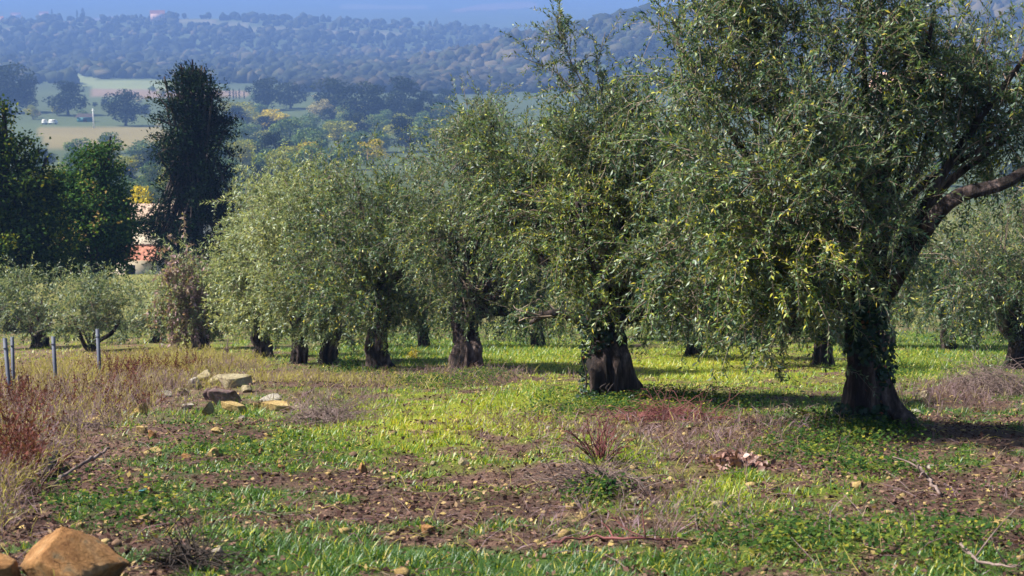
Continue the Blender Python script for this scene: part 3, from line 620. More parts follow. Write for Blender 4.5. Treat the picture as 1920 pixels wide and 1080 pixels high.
for (x, y, rx, ry) in ((346, 138, 6, 7), (360, 132, 7, 8), (378, 138, 6, 7), (394, 156, 7, 5), (312, 162, 10, 5), (304, 190, 12, 6), (298, 224, 14, 6), (300, 258, 15, 7), (428, 232, 14, 8), (262, 424, 22, 9), (282, 414, 22, 9), (305, 426, 28, 14), (310, 405, 24, 10), (432, 290, 10, 9)):
    lob.append((x, y, rx, ry, 0.))
lobe_tree('conifer_tree', 'tall black green conifer with ragged tiers standing by the house', bs, D, lob, 40000, .185, M_conifer, 3, .34, spray=True)
D = 60.; bs = at(20, 590, D); bs[2] = float(ground_z(bs[0], bs[1]))
lob = [(8, 205, 14, 16), (0, 245, 34, 16), (45, 262, 20, 12), (20, 300, 50, 26), (70, 290, 18, 8), (84, 306, 10, 5), (40, 340, 60, 30), (10, 390, 80, 40), (70, 400, 60, 40), (20, 450, 90, 40), (-60, 330, 70, 90), (-50, 430, 80, 60), (90, 460, 50, 32), (10, 500, 90, 34), (90, 500, 50, 28), (70, 350, 40, 30), (-20, 270, 40, 40)]
lobe_tree('oak_tree', 'big dark oak at the left edge with a ragged crown', bs, D, lob, 36000, .155, M_darkleaf, 4, .4)
D = 64.; bs = at(165, 590, D); bs[2] = float(ground_z(bs[0], bs[1]))
lob = [(190, 285, 22, 12), (205, 275, 12, 8), (170, 300, 30, 16), (196, 320, 34, 20), (130, 335, 30, 22), (160, 370, 55, 32), (210, 370, 30, 30), (120, 420, 60, 40), (190, 430, 60, 40), (218, 476, 22, 20), (150, 475, 70, 34), (110, 500, 60, 26), (200, 500, 40, 20), (105, 370, 40, 34), (236, 395, 14, 14), (242, 470, 10, 14), (222, 440, 18, 24), (200, 400, 40, 30)]
lobe_tree('broadleaf_tree', 'mid green tree with spreading top beside the dark oak', bs, D, lob, 34000, .15, M_greenleaf, 5, .35)

# ------------------------------------------------------------------ the house behind the conifer
M_wall = solid_mat('cream plaster', [(.3, (.60, .50, .38)), (.7, (.78, .70, .58))], 1.5, .9, .15)
M_pink = solid_mat('pink plaster', [(.3, (.55, .33, .28)), (.7, (.68, .46, .40))], 1.2, .9, .1)
M_tile = solid_mat('terracotta tile', [(.3, (.20, .075, .05)), (.55, (.32, .13, .085)), (.75, (.42, .22, .15))], 5., .85, .3)
M_tile_old = solid_mat('weathered roof tile', [(.3, (.26, .17, .13)), (.55, (.36, .26, .20)), (.75, (.44, .36, .28))], 5., .85, .3)
M_shut = solid_mat('dark window', [(.3, (.02, .02, .025)), (.7, (.05, .05, .06))], 3, .4, 0)
M_door = solid_mat('brown door', [(.3, (.06, .035, .02)), (.7, (.11, .06, .035))], 3, .7, 0)
def tile_slope(mb, a, b, c, d, rows, cols, lift=.06):
    """roof slope a-b along the eaves, d-c along the ridge, waved like pan tiles with stepped courses"""
    a, b, c, d = map(np.asarray, (a, b, c, d))
    U, V = np.meshgrid(np.linspace(0, 1, cols * 4 + 1), np.linspace(0, 1, rows * 2 + 1))
    p = (a + (b - a) * U[..., None]) * (1 - V[..., None]) + (d + (c - d) * U[..., None]) * V[..., None]
    n = norm(np.cross(b - a, d - a)); n = n if n[2] > 0 else -n
    h = lift * (np.abs(np.sin(U * cols * math.pi)) + .5 * (1 - (V * rows) % 1))
    p = p + n * h[..., None]; m, k = U.shape
    i = np.arange(m - 1)[:, None] * k; j = np.arange(k - 1)[None]
    mb.add(p, np.stack([i + j, i + j + 1, i + k + j + 1, i + k + j], -1).reshape(-1, 4))
def house(name, label, base, w, dpt, hw, hr, wall, roof, rz=0., lean=None, wins=(), door=None, rows=8, cols=14, group=None, cat='house'):
    root = empty(name, base, label, cat, group); root.rotation_euler = (0, 0, rz)
    mb = MB(); mb.box((0, 0, hw / 2 - 1.), (w, dpt, hw + 2.))
    mb.add([[-w / 2, -dpt / 2, hw], [-w / 2, dpt / 2, hw], [-w / 2, 0, hw + hr]], [[0, 1, 2]]); mb.add([[w / 2, -dpt / 2, hw], [w / 2, dpt / 2, hw], [w / 2, 0, hw + hr]], [[0, 2, 1]])
    mb.build('wall', wall, root)
    o = .35; e = hr / (dpt / 2) * o
    mb = MB(); tile_slope(mb, (-w / 2 - o, -dpt / 2 - o, hw - e + .05), (w / 2 + o, -dpt / 2 - o, hw - e + .05), (w / 2 + o, 0, hw + hr + .05), (-w / 2 - o, 0, hw + hr + .05), rows, cols)
    tile_slope(mb, (-w / 2 - o, dpt / 2 + o, hw - e + .05), (w / 2 + o, dpt / 2 + o, hw - e + .05), (w / 2 + o, 0, hw + hr + .05), (-w / 2 - o, 0, hw + hr + .05), rows, cols)
    rf = mb.build('roof', roof, root)
    mb = MB(); mb.box((w * .22, .4, hw + hr + .25), (.5, .5, .9)); mb.box((w * .22, .4, hw + hr + .73), (.62, .62, .08)); mb.build('chimney', wall, rf)
    for (x, z, ww, hh) in wins:
        mb = MB(); mb.box((x, -dpt / 2 - .01, z), (ww, .06, hh)); wd = mb.build('window', M_shut, root)
        mb = MB()
        mb.box((x, -dpt / 2 - .05, z - hh / 2 - .05), (ww + .2, .14, .08)); mb.build('sill', wall, wd)
        mb = MB()
        for (dx, dz, sx, sz) in ((-ww / 2 - .04, 0, .08, hh + .1), (ww / 2 + .04, 0, .08, hh + .1), (0, hh / 2 + .04, ww + .16, .08), (0, 0, .05, hh)): mb.box((x + dx, -dpt / 2 - .045, z + dz), (sx, .05, sz))
        mb.build('frame', wall, wd)
    if door:
        x, ww, hh = door; mb = MB(); mb.box((x, -dpt / 2 - .01, hh / 2), (ww, .07, hh)); mb.build('door', M_door, root)
    if lean:
        lw, ld, lh, lr, lx = lean
        mb = MB(); mb.box((lx, -dpt / 2 - ld / 2, lh / 2 - 1.), (lw, ld, lh + 2.)); mb.build('porch_wall', wall, root)
        mb = MB(); tile_slope(mb, (lx - lw / 2 - .4, -dpt / 2 - ld - .45, lh), (lx + lw / 2 + .4, -dpt / 2 - ld - .45, lh), (lx + lw / 2 + .4, -dpt / 2 + .02, lh + lr), (lx - lw / 2 - .4, -dpt / 2 + .02, lh + lr), 5, 12); mb.build('porch_roof', M_tile, root)
        mb = MB(); mb.box((lx + lw * .12, -dpt / 2 - ld - .02, 1.25), (.8, .06, 1.2)); mb.build('window', M_shut, root)
    return root
hb = at(285, 520, 128.); hb[2] = at(285, 512, 128.)[2]
house('farmhouse', 'cream farmhouse with terracotta roofs half hidden behind the dark conifer', hb, 8.5, 7., 4.5, 1.2, M_wall, M_tile_old, R(-6), lean=(5.2, 2.6, 2.25, .75, -.2), wins=((-2.3, 3.6, .8, 1.1), (-.6, 3.6, .8, 1.1), (2.3, 3.6, .8, 1.1)), door=(3.4, .95, 2.05))

# ------------------------------------------------------------------ valley trees
def proto_crown(rng, num, nl, leaf, flat=.8, kind='round'):
    lv = MB()
    if kind == 'cypress':
        t = rng.uniform(0, 1, num); a = rng.uniform(0, 6.283, num); r = .115 * np.sin(np.pi * np.clip(t * .93 + .05, 0, 1)) ** .6 * rng.uniform(.6, 1.05, num)
        p = np.stack([np.cos(a) * r, np.sin(a) * r, .05 + t * .95], 1); nr = np.stack([np.cos(a), np.sin(a), .3 + 0 * a], 1) + rng.normal(0, .3, (num, 3))
        d = np.stack([np.cos(a) * .3, np.sin(a) * .3, 1 + 0 * a], 1) + rng.normal(0, .3, (num, 3)); L = leaf * rng.uniform(.7, 1.3, num)
        leaves_quads(lv, p, d, norm(nr), L, L * .5, np.clip(rng.normal(.45, .25, num), 0, 1)); return lv
    c = norm(rng.normal(0, 1, (nl, 3))) * (rng.uniform(.15, 1, nl) ** .5)[:, None] * np.array([.36, .36, .36]) + np.array([0, 0, .50])
    c[:, 2] = np.maximum(c[:, 2], .14)
    R_ = rng.uniform(.10, .19, nl); w = R_ ** 2; w /= w.sum(); k = rng.choice(nl, num, p=w); lt = np.clip(rng.normal(.45, .22, nl), 0, 1)
    dd = norm(rng.normal(0, 1, (num, 3)) + np.array([0, 0, .25]))
    p = c[k] + dd * (R_[k] * rng.uniform(.75, 1.08, num))[:, None] * np.array([1, 1, flat])
    L = leaf * rng.uniform(.6, 1.4, num)
    leaves_quads(lv, p, rng.normal(0, 1, (num, 3)) + np.array([0, 0, -.2]), norm(dd + rng.normal(0, .4, (num, 3))), L, L * .8, np.clip(lt[k] + rng.normal(0, .18, num), 0, 1))
    return lv
rng = np.random.default_rng(9)
PROT = {}
def mesh_only(mb, name, mat):
    o = mb.build(name, mat); me = o.data; bpy.data.objects.remove(o); return me
for key, mat, kind, nn in (('dark', M_vdark, 'round', 2), ('green', M_vgreen, 'round', 3), ('lime', M_vlime, 'round', 2), ('yellow', M_vyel, 'round', 1), ('pale', M_vpale, 'round', 1), ('cypress', M_vdark, 'cypress', 1)):
    PROT[key] = [mesh_only(proto_crown(rng, 2600 if kind == 'round' else 1500, 22 + 4 * q, .045 if kind == 'round' else .03, .8, kind), key + ' crown', mat) for q in range(nn)]
tm = MB(); tm.tube(np.array([[0, 0, -.06], [.005, 0, .15], [0, .01, .35], [.01, 0, .55]]), [.035, .022, .017, .008], 8); TRUNK = mesh_only(tm, 'valley trunk', M_bark_far)
def valley_tree(name, label, kind, px, base_py, w_px, h_px, group, depth=None, cat='tree'):
    if depth is None:
        b = hit(px, base_py, 90.); depth = b[1] * CP - b[2] * SP
    else:
        b = at(px, base_py, depth); b[2] = float(ground_z(b[0], b[1]))
    s = depth / FPX; root = empty(name, b, label, cat, group)
    root.rotation_euler = (0, 0, rng.uniform(0, 6.28))
    for nm, me in (('trunk', TRUNK), ('crown', PROT[kind][rng.integers(0, len(PROT[kind]))])):
        o = bpy.data.objects.new(nm, me); COL.objects.link(o); o.parent = root
        ww = (w_px * s / .98) if kind != 'cypress' else w_px * s / .23
        o.scale = (ww, ww, h_px * s)
    return root
GV = 'trees in the valley'
VT = [('tree', 'dark', 20, 212, 110, 95, 'tall dark tree clump standing at the left edge of the valley'), ('tree', 'dark', 52, 210, 60, 68, 'dark tree leaning right beside the tall clump at left'),
      ('tree', 'dark', 128, 216, 92, 64, 'broad dark tree above the teal shed'), ('tree', 'dark', 236, 236, 84, 70, 'broad dark tree right of the white pole'),
      ('tree', 'dark', 18, 128, 42, 27, 'small far dark tree above the pale field at the left edge'),
      ('tree', 'lime', 62, 224, 26, 26, 'small olive green tree beside the white parked vehicles'),
      ('tree', 'lime', 447, 240, 84, 52, 'olive green round tree just right of the dark conifer top'), ('tree', 'yellow', 517, 246, 72, 42, 'bright yellow tree in the middle of the valley'),
      ('tree', 'pale', 600, 228, 52, 44, 'pale yellow round tree in front of the dark wood'), ('tree', 'yellow', 572, 318, 62, 54, 'golden tree showing just above the silvery olive crowns'),
      ('tree', 'yellow', 700, 310, 68, 50, 'second golden tree above the wide fourth olive'),
      ('tree', 'dark', 500, 206, 66, 62, 'dark tree at the left end of the dark wood'), ('tree', 'dark', 545, 204, 60, 52, 'dark tree second along the dark wood'), ('tree', 'dark', 625, 222, 80, 78, 'tall dark tree in the dark wood behind the pale tree'),
      ('tree', 'dark', 690, 236, 90, 84, 'dark tree in the middle of the dark wood'), ('tree', 'dark', 752, 228, 84, 84, 'tallest dark tree at the right of the dark wood'), ('tree', 'dark', 790, 224, 60, 54, 'low dark tree at the right end of the dark wood'),
      ('tree', 'dark', 832, 206, 50, 40, 'lone dark round tree right of the dark wood'), ('tree', 'green', 655, 236, 60, 46, 'bluish tree at the foot of the dark wood'), ('tree', 'green', 720, 240, 54, 34, 'low bluish tree at the right foot of the dark wood'),
      ('tree', 'green', 490, 216, 36, 22, 'small teal tree between the olive green and yellow trees'), ('tree', 'pale', 836, 232, 40, 36, 'pale dry tree near the top of the third olive'),
      ('tree', 'green', 206, 288, 48, 42, 'blue green tree at the near edge of the stubble meadow'), ('tree', 'green', 148, 302, 60, 44, 'dull green tree behind the mid green spreading tree'), ('tree', 'green', 272, 306, 70, 48, 'blue green tree left of the conifer, below the meadow'),
      ('tree', 'dark', 240, 356, 50, 46, 'dark blue round tree left of the conifer above the farmhouse'), ('tree', 'green', 282, 352, 50, 52, 'teal tree touching the left side of the conifer'), ('tree', 'lime', 305, 300, 40, 40, 'yellowish tree just behind the conifer left edge')]
valley_tree('yellow_tree', 'bright yellow tree showing above the farmhouse roof', 'yellow', 272, 488, 100, 150, None, depth=150.)
for n_, k_, px, by, w_, h_, lb in VT: valley_tree('valley_tree', lb, k_, px, by, w_ * (1.3 if k_ == 'dark' and px > 440 else 1.1), h_ * 1.05, GV)
ORD0 = ['leftmost', 'second', 'middle', 'fourth', 'rightmost']
for k, (px, w_, h_) in enumerate(((431, 4, 17), (438, 4, 19), (443, 3, 16), (449, 4, 19), (458, 3, 15))):
    valley_tree('cypress_tree', f'{ORD0[k]} thin far cypress in the short row right of the conifer top', 'cypress', px, 186, w_, h_, 'row of thin far cypresses')
for px, by, w_, h_, lb in ((502, 200, 15, 52, 'broad dark cypress in the dark wood'), (525, 196, 11, 40, 'narrow dark cypress right of the broad one'), (569, 172, 5, 22, 'tiny lone cypress above the dark wood'), (1668, 124, 12, 44, 'left of two blue cypresses seen through the nearest crown'), (1698, 122, 10, 34, 'right of two blue cypresses seen through the nearest crown'), (98, 36, 4, 18, 'thin cypress on the far ridge right of the ridge house'), (145, 36, 4, 17, 'thin cypress on the far ridge, left of a bushy pair'), (156, 36, 7, 20, 'bushy cypress on the far ridge')):
    valley_tree('cypress_tree', lb, 'cypress', px, by, w_, h_, 'cypresses of the valley')
ORD = 'leftmost second third fourth fifth sixth seventh eighth ninth tenth eleventh twelfth thirteenth fourteenth fifteenth sixteenth seventeenth eighteenth nineteenth twentieth'.split()
KN = {'green': 'blue green', 'dark': 'dark', 'lime': 'olive green'}
def fill(bands, where, group):                                 # the rest of the wooded valley floor, in bands from far to near
    for (y0, y1, x0, x1, n, size, band) in bands:
        num = {}
        for px in np.linspace(x0, x1, n) + rng.uniform(-8, 8, n):
            k_ = rng.choice(['green', 'green', 'green', 'dark', 'lime', 'lime']); num[k_] = num.get(k_, -1) + 1; w_ = rng.uniform(.8, 1.3) * size
            o_ = ORD[num[k_]]; o_ = o_ if o_ == 'leftmost' else o_ + ' from left'
            valley_tree('valley_tree', f'{o_} rounded {KN[k_]} tree in the {band} band {where}', k_, px, rng.uniform(y0, y1), w_, w_ * rng.uniform(.62, .85), group)
fill([(206, 222, 0, 480, 10, 30, 'hedge')], 'across the left fields', 'hedge trees across the valley fields')
fill([(234, 246, 400, 870, 12, 56, 'farthest'), (254, 268, 410, 880, 12, 64, 'second'), (276, 292, 420, 840, 11, 70, 'third'), (304, 322, 420, 660, 8, 74, 'fourth'), (332, 356, 410, 580, 6, 78, 'nearest')], 'right of the conifer', 'trees of the valley floor right of the conifer')
fill([(308, 322, 90, 330, 7, 54, 'farthest'), (332, 348, 70, 330, 7, 62, 'middle'), (364, 390, 70, 330, 7, 70, 'nearest')], 'left of the conifer', 'trees of the valley floor left of the conifer')
for k, px in enumerate(np.linspace(1020, 1900, 14)):
    w_ = rng.uniform(55, 90); valley_tree('valley_tree', f"{ORD[k]}{'' if k == 0 else ' from left'} rounded tree glimpsed through the nearest olive crowns", rng.choice(['green', 'green', 'dark', 'lime']), px, rng.uniform(190, 380), w_, w_ * .75, 'trees glimpsed through the olive crowns')
for k, px in enumerate([10, 38, 70, 112, 178, 196, 214, 262, 286, 304, 322, 410, 424, 462, 478, 590]):
    w_ = rng.uniform(12, 24); valley_tree('bush', f"{ORD[k]}{'' if k == 0 else ' from left'} small round bush dotted over the far valley fields", rng.choice(['green', 'dark', 'green', 'lime', 'pale']), px, rng.uniform(172, 226), w_, w_ * .7, 'bushes dotted over the valley fields', cat='bush')

# ------------------------------------------------------------------ far woods (one mass each)
def ico():
    t = (1 + 5 ** .5) / 2
    v = np.array([[-1, t, 0], [1, t, 0], [-1, -t, 0], [1, -t, 0], [0, -1, t], [0, 1, t], [0, -1, -t], [0, 1, -t], [t, 0, -1], [t, 0, 1], [-t, 0, -1], [-t, 0, 1]], float)
    f = [[0, 11, 5], [0, 5, 1], [0, 1, 7], [0, 7, 10], [0, 10, 11], [1, 5, 9], [5, 11, 4], [11, 10, 2], [10, 7, 6], [7, 1, 8], [3, 9, 4], [3, 4, 2], [3, 2, 6], [3, 6, 8], [3, 8, 9], [4, 9, 5], [2, 4, 11], [6, 2, 10], [8, 6, 7], [9, 8, 1]]
    v = list(norm(v)); cache = {}
    def mid(a, b):
        k = (min(a, b), max(a, b))
        if k not in cache: v.append(norm((v[a] + v[b])[None])[0]); cache[k] = len(v) - 1
        return cache[k]
    nf = []
    for a, b, c in f:
        ab, bc, ca = mid(a, b), mid(b, c), mid(c, a); nf += [[a, ab, ca], [b, bc, ab], [c, ca, bc], [ab, bc, ca]]
    return np.array(v), np.array(nf)
IV, IF = ico()
IV12 = IV[:12]; IF20 = np.array([[0, 11, 5], [0, 5, 1], [0, 1, 7], [0, 7, 10], [0, 10, 11], [1, 5, 9], [5, 11, 4], [11, 10, 2], [10, 7, 6], [7, 1, 8], [3, 9, 4], [3, 4, 2], [3, 2, 6], [3, 6, 8], [3, 8, 9], [4, 9, 5], [2, 4, 11], [6, 2, 10], [8, 6, 7], [9, 8, 1]])
def wood(label, y0, y1, num, ok, seed, size, mat=None):
    rng = np.random.default_rng(seed); mb = MB(); X = []; Y = []
    u = rng.uniform(-.37, .37, num * 4); y = np.exp(rng.uniform(math.log(y0), math.log(y1), num * 4)); x = u * y; z = ground_z(x, y)
    px, py, dep = project(x, y, z); k = ok(px, py, y, x) & (py > -25) & (px > -60) & (px < 1980)
    for poly, col in FIELDS: k &= ~inpoly(px, py + 2, poly)
    x, y, z = x[k][:num], y[k][:num], z[k][:num]; n = len(x)
    s = rng.uniform(*size, n) * (1 + .7 * (fbm(x / 90, y / 90, 5, 2) - .4))
    nv = 1 + .9 * (rng.random((n, 12, 1)) - .5)
    V = IV12[None] * nv * s[:, None, None] * rng.uniform(.65, 1.35, (n, 1, 3)) + np.stack([x, y, z + s * .5], 1)[:, None]
    f = (IF20[None] + (np.arange(n) * 12)[:, None, None]).reshape(-1, 3)
    tn = np.clip(rng.normal(.42, .24, n) + 1.1 * (fbm(x / 140, y / 140, 15, 2) - .5), 0, 1)
    mb.add(V, f, np.clip(np.repeat(tn, 12) + rng.normal(0, .12, n * 12), 0, 1)); o = mb.build('far_wood', mat or M_wood)
    tag(o, label, 'wood', kind='stuff')
wood('hazy blue woodland covering the far ridge and its slope', 1250, 2750, 7600, lambda px, py, y, x: (py < 165) & (fbm(px / 60, py / 25, 4, 2) > .10), 1, (2.6, 7.2))
wood('dark woodland on the spur rising to the right', 1080, 1600, 3600, lambda px, py, y, x: (px > 560) & (py < 180), 2, (3.0, 5.6), M_wood_dark)

# ------------------------------------------------------------------ small things in the valley
def on_ground(px, py): return hit(px, py, 90.)
b = on_ground(160, 228); s = (b[1]) / FPX
root = empty('shed', b, 'low teal shed with dark roof beneath the broad dark tree', 'shed')
M_teal = solid_mat('teal boards', [(.3, (.03, .13, .15)), (.7, (.06, .22, .24))], 2, .7, .1)
mb = MB(); mb.box((0, 0, 4 * s), (26 * s, 18 * s, 9 * s)); mb.build('wall', M_teal, root)
mb = MB(); tile_slope(mb, (-16 * s, -12 * s, 9 * s), (16 * s, -12 * s, 9 * s), (16 * s, 10 * s, 14 * s), (-16 * s, 10 * s, 14 * s), 4, 10, .05); mb.build('roof', M_bark_far, root)
mb = MB(); mb.box((2 * s, -9.2 * s, 4 * s), (7 * s, .3, 7 * s)); mb.build('door', M_shut, root)
b = on_ground(176, 240); s = b[1] / FPX
root = empty('utility_pole', b, 'white pole standing in the meadow beside the shed', 'pole')
M_white = solid_mat('white paint', [(.3, (.70, .70, .68)), (.7, (.84, .84, .82))], 2, .6, 0)
mb = MB(); mb.tube(np.array([[0, 0, -1], [0, 0, 18 * s], [0, 0, 36 * s]]), [1.5 * s, 1.2 * s, .8 * s], 10); mb.build('pole', M_white, root)
mb = MB(); mb.box((0, 0, 33 * s), (6 * s, .8 * s, .8 * s)); mb.build('crossarm', M_white, root)
for px, w_, lb in ((84, 9, 'smaller white vehicle parked at the left of two below the dark trees'), (100, 16, 'longer white vehicle parked at the right of two below the dark trees')):
    b = on_ground(px, 233); s = b[1] / FPX; root = empty('parked_van', b, lb, 'van', 'white vehicles parked in the meadow'); W_ = w_ * s; H_ = 9 * s
    mb = MB(); mb.box((0, 0, H_ * .38), (W_, 1.9, H_ * .4)); mb.box((-.05 * W_, 0, H_ * .75), (W_ * .82, 1.75, H_ * .38)); mb.build('body', M_white, root)
    for sx in (-1, 1):
        for sy in (-1, 1):
            mb = MB(); mb.tube(np.array([[sx * W_ * .32, sy * .8, .34], [sx * W_ * .32, sy * 1.0, .34]]), [.36, .36], 14); mb.build('wheel', M_shut, root)
    mb = MB(); mb.box((.1 * W_, -.885, H_ * .76), (W_ * .4, .03, H_ * .22)); mb.build('window', M_shut, root)
for px, py, w_, h_, lb, mt in ((83, 34, 16, 9, 'small orange house on the far ridge beside the dark clump', M_pink), (30, 34, 18, 7, 'low orange house on the far ridge near the left corner', M_pink), (296, 40, 26, 15, 'larger pinkish house on the far ridge slope', M_pink), (2, 42, 10, 7, 'orange house on the far ridge cut by the left edge', M_pink)):
    b = on_ground(px, py); s = b[1] / FPX
    house('far_house', lb, b, w_ * s, 9., h_ * s * .72 + 3, h_ * s * .4, mt, M_tile, R(8), wins=((-w_ * s * .25, h_ * s * .5, 1.4, 2.), (w_ * s * .2, h_ * s * .5, 1.4, 2.)), rows=4, cols=10, group='houses on the far ridge')
b = at(1700, 172, 330.); b[2] = min(b[2], at(1700, 168, 330.)[2])
house('pink_house', 'pink house glimpsed through the nearest olive crown', b, 14., 8., 2.4, 1.6, M_pink, M_pink, R(4), wins=((-4, 1.4, 1., 1.3), (0, 1.4, 1., 1.3), (4, 1.4, 1., 1.3)), rows=6, cols=18)

# ------------------------------------------------------------------ fence posts
M_post = solid_mat('galvanised steel', [(.3, (.045, .055, .09)), (.7, (.095, .11, .16))], 6, .7, .1)
def post(x0, y0, x1, y1, wpx, label):
    b = hit(x0, y0); depth = b[1] * CP - b[2] * SP; s = depth / FPX; t = at(x1, y1, depth)
    root = empty('fence_post', b, label, 'post', 'steel stakes of the vineyard fence'); w = wpx * s; ax = t - b
    mb = MB()
    for (ox, oy, sx, sy) in ((0, 0, w, .006), (-w / 2 + .003, .02, .006, .04), (w / 2 - .003, .02, .006, .04)):
        q = np.array([[x, y] for x in (-.5, .5) for y in (-.5, .5)]) * np.array([sx, sy]) + np.array([ox, oy])
        lo = np.concatenate([q, np.full((4, 1), 0)], 1) - ax * .25; hi = np.concatenate([q, np.full((4, 1), 0)], 1) + ax
        mb.add(np.concatenate([lo, hi]), [[0, 1, 5, 4], [1, 3, 7, 5], [3, 2, 6, 7], [2, 0, 4, 6], [4, 5, 7, 6]])
    mb.build('stake', M_post, root)
    mb = MB()
    for k in (.45, .85): 
        c = ax * k; mb.tube(np.array([c + [-w * .7, -.012, 0], c + [w * .7, -.012, 0]]), [.004, .004], 6)
    mb.build('wire_clip', M_post, root)
post(19, 755, 8, 634, 6, 'steel fence stake nearest the left edge')
post(25, 735, 22, 632, 5, 'thin steel fence stake just right of the leftmost one')
post(104, 720, 99, 631, 6, 'steel fence stake between the leftmost pair and the tallest one')
post(187, 708, 182, 617, 6, 'tallest steel fence stake, in front of the forked small olive')
for px, py, h_, lb in ((37, 745, 44, 'short pale wooden stake right of the leftmost stakes'), (54, 742, 42, 'second short pale wooden stake, nearer the red weeds')):
    b = hit(px, py); s = b[1] / FPX; mb = MB()
    mb.tube(np.array([[0, 0, -.1], [.005, 0, h_ * s * .5], [0, 0, h_ * s * .97], [0, 0, h_ * s]]), [2.2 * s, 2.1 * s, 2. * s, 1.2 * s], 8)
    o = mb.build('wooden_stake', M_stick, None, True); o.location = [float(c) for c in b]; tag(o, lb, 'stake', 'short wooden stakes')

# ------------------------------------------------------------------ stones
def cube_grid(n=9):
    g = np.linspace(-1, 1, n); U, V = np.meshgrid(g, g); one = np.ones_like(U); fs = []; vs = []
    k = 0
    for (a, b_, c) in ((0, 1, 2), (1, 2, 0), (2, 0, 1)):
        for s in (-1, 1):
            p = np.zeros((n * n, 3)); p[:, a] = (U * s).ravel(); p[:, b_] = V.ravel(); p[:, c] = s
            vs.append(p); i = np.arange(n - 1)[:, None] * n + k; j = np.arange(n - 1)[None]
            fs.append(np.stack([i + j, i + j + 1, i + n + j + 1, i + n + j], -1).reshape(-1, 4)); k += n * n
    v = np.concatenate(vs); f = np.concatenate(fs)
    key = np.round(v * 1000).astype(int); _, first, inv = np.unique(key, axis=0, return_index=True, return_inverse=True)
    return v[first], inv.ravel()[f]
CV, CF = cube_grid(11)
def rock(label, cx, by, w, h, mat, seed, dr=.8, cuts=9, tilt=0., slab=False, sink=.28, profile=None, cat='stone', group='stones lying in the grass', name='stone'):
    rng = np.random.default_rng(seed); b = hit(cx, by); depth = b[1] * CP - b[2] * SP; s = depth / FPX
    v = CV.copy(); v = v * (.45 + .55 / np.linalg.norm(v, axis=1, keepdims=True)) if not slab else v * (.86 + .14 / np.linalg.norm(v, axis=1, keepdims=True))
    for k in range(cuts):
        n = norm(rng.normal(0, 1, 3) * np.array([1, 1, .8 if not slab else .25])); dd = rng.uniform(.46, .80); e = np.maximum(v @ n - dd, 0); v = v - e[:, None] * n
    if profile is not None:                      # silhouette: height factor along x
        tt = np.interp(v[:, 0], profile[0], profile[1]); v[:, 2] = np.where(v[:, 2] > -.5, -.5 + (v[:, 2] + .5) * tt, v[:, 2])
    lo, hi = v.min(0), v.max(0); v = (v - (lo + hi) / 2) / (hi - lo) * 2
    q = v * 3 + seed; nz = (vnoise(q[:, 0] + q[:, 2] * .7, q[:, 1] - q[:, 2] * .5, seed) - .5) * .06 + (vnoise(q[:, 0] * 3 + q[:, 2] * 2, q[:, 1] * 3 - q[:, 2], seed + 1) - .5) * .05
    v = v * (1 + nz[:, None])
    ct, st = math.cos(tilt), math.sin(tilt); 
    hh = h * (1 + sink); v = v * np.array([w * s / 2, w * s / 2 * dr, hh * s / 2])
    v = np.stack([v[:, 0] * ct - v[:, 2] * st, v[:, 1], v[:, 0] * st + v[:, 2] * ct], 1)
    v[:, 2] += hh * s / 2 - sink * h * s
    mb = MB(); mb.add(v, CF); o = mb.build(name, mat, None, False)
    o.location = [float(c) for c in b]; o.location.y += w * s / 2 * dr * .6
    return tag(o, label, cat, group)
rock('big orange sandstone boulder with pointed top at the bottom left corner', 128, 1112, 205, 108, M_orange, 6, dr=.75, cuts=22, profile=([-1, -.75, -.2, .1, .6, 1], [.45, .85, 1.0, .95, .55, .25]), name='boulder', cat='boulder', group='boulders in the corner')
rock('orange boulder cut by the left edge beside the big one', -8, 1118, 90, 74, M_orange, 8, name='boulder', cat='boulder', group='boulders in the corner')
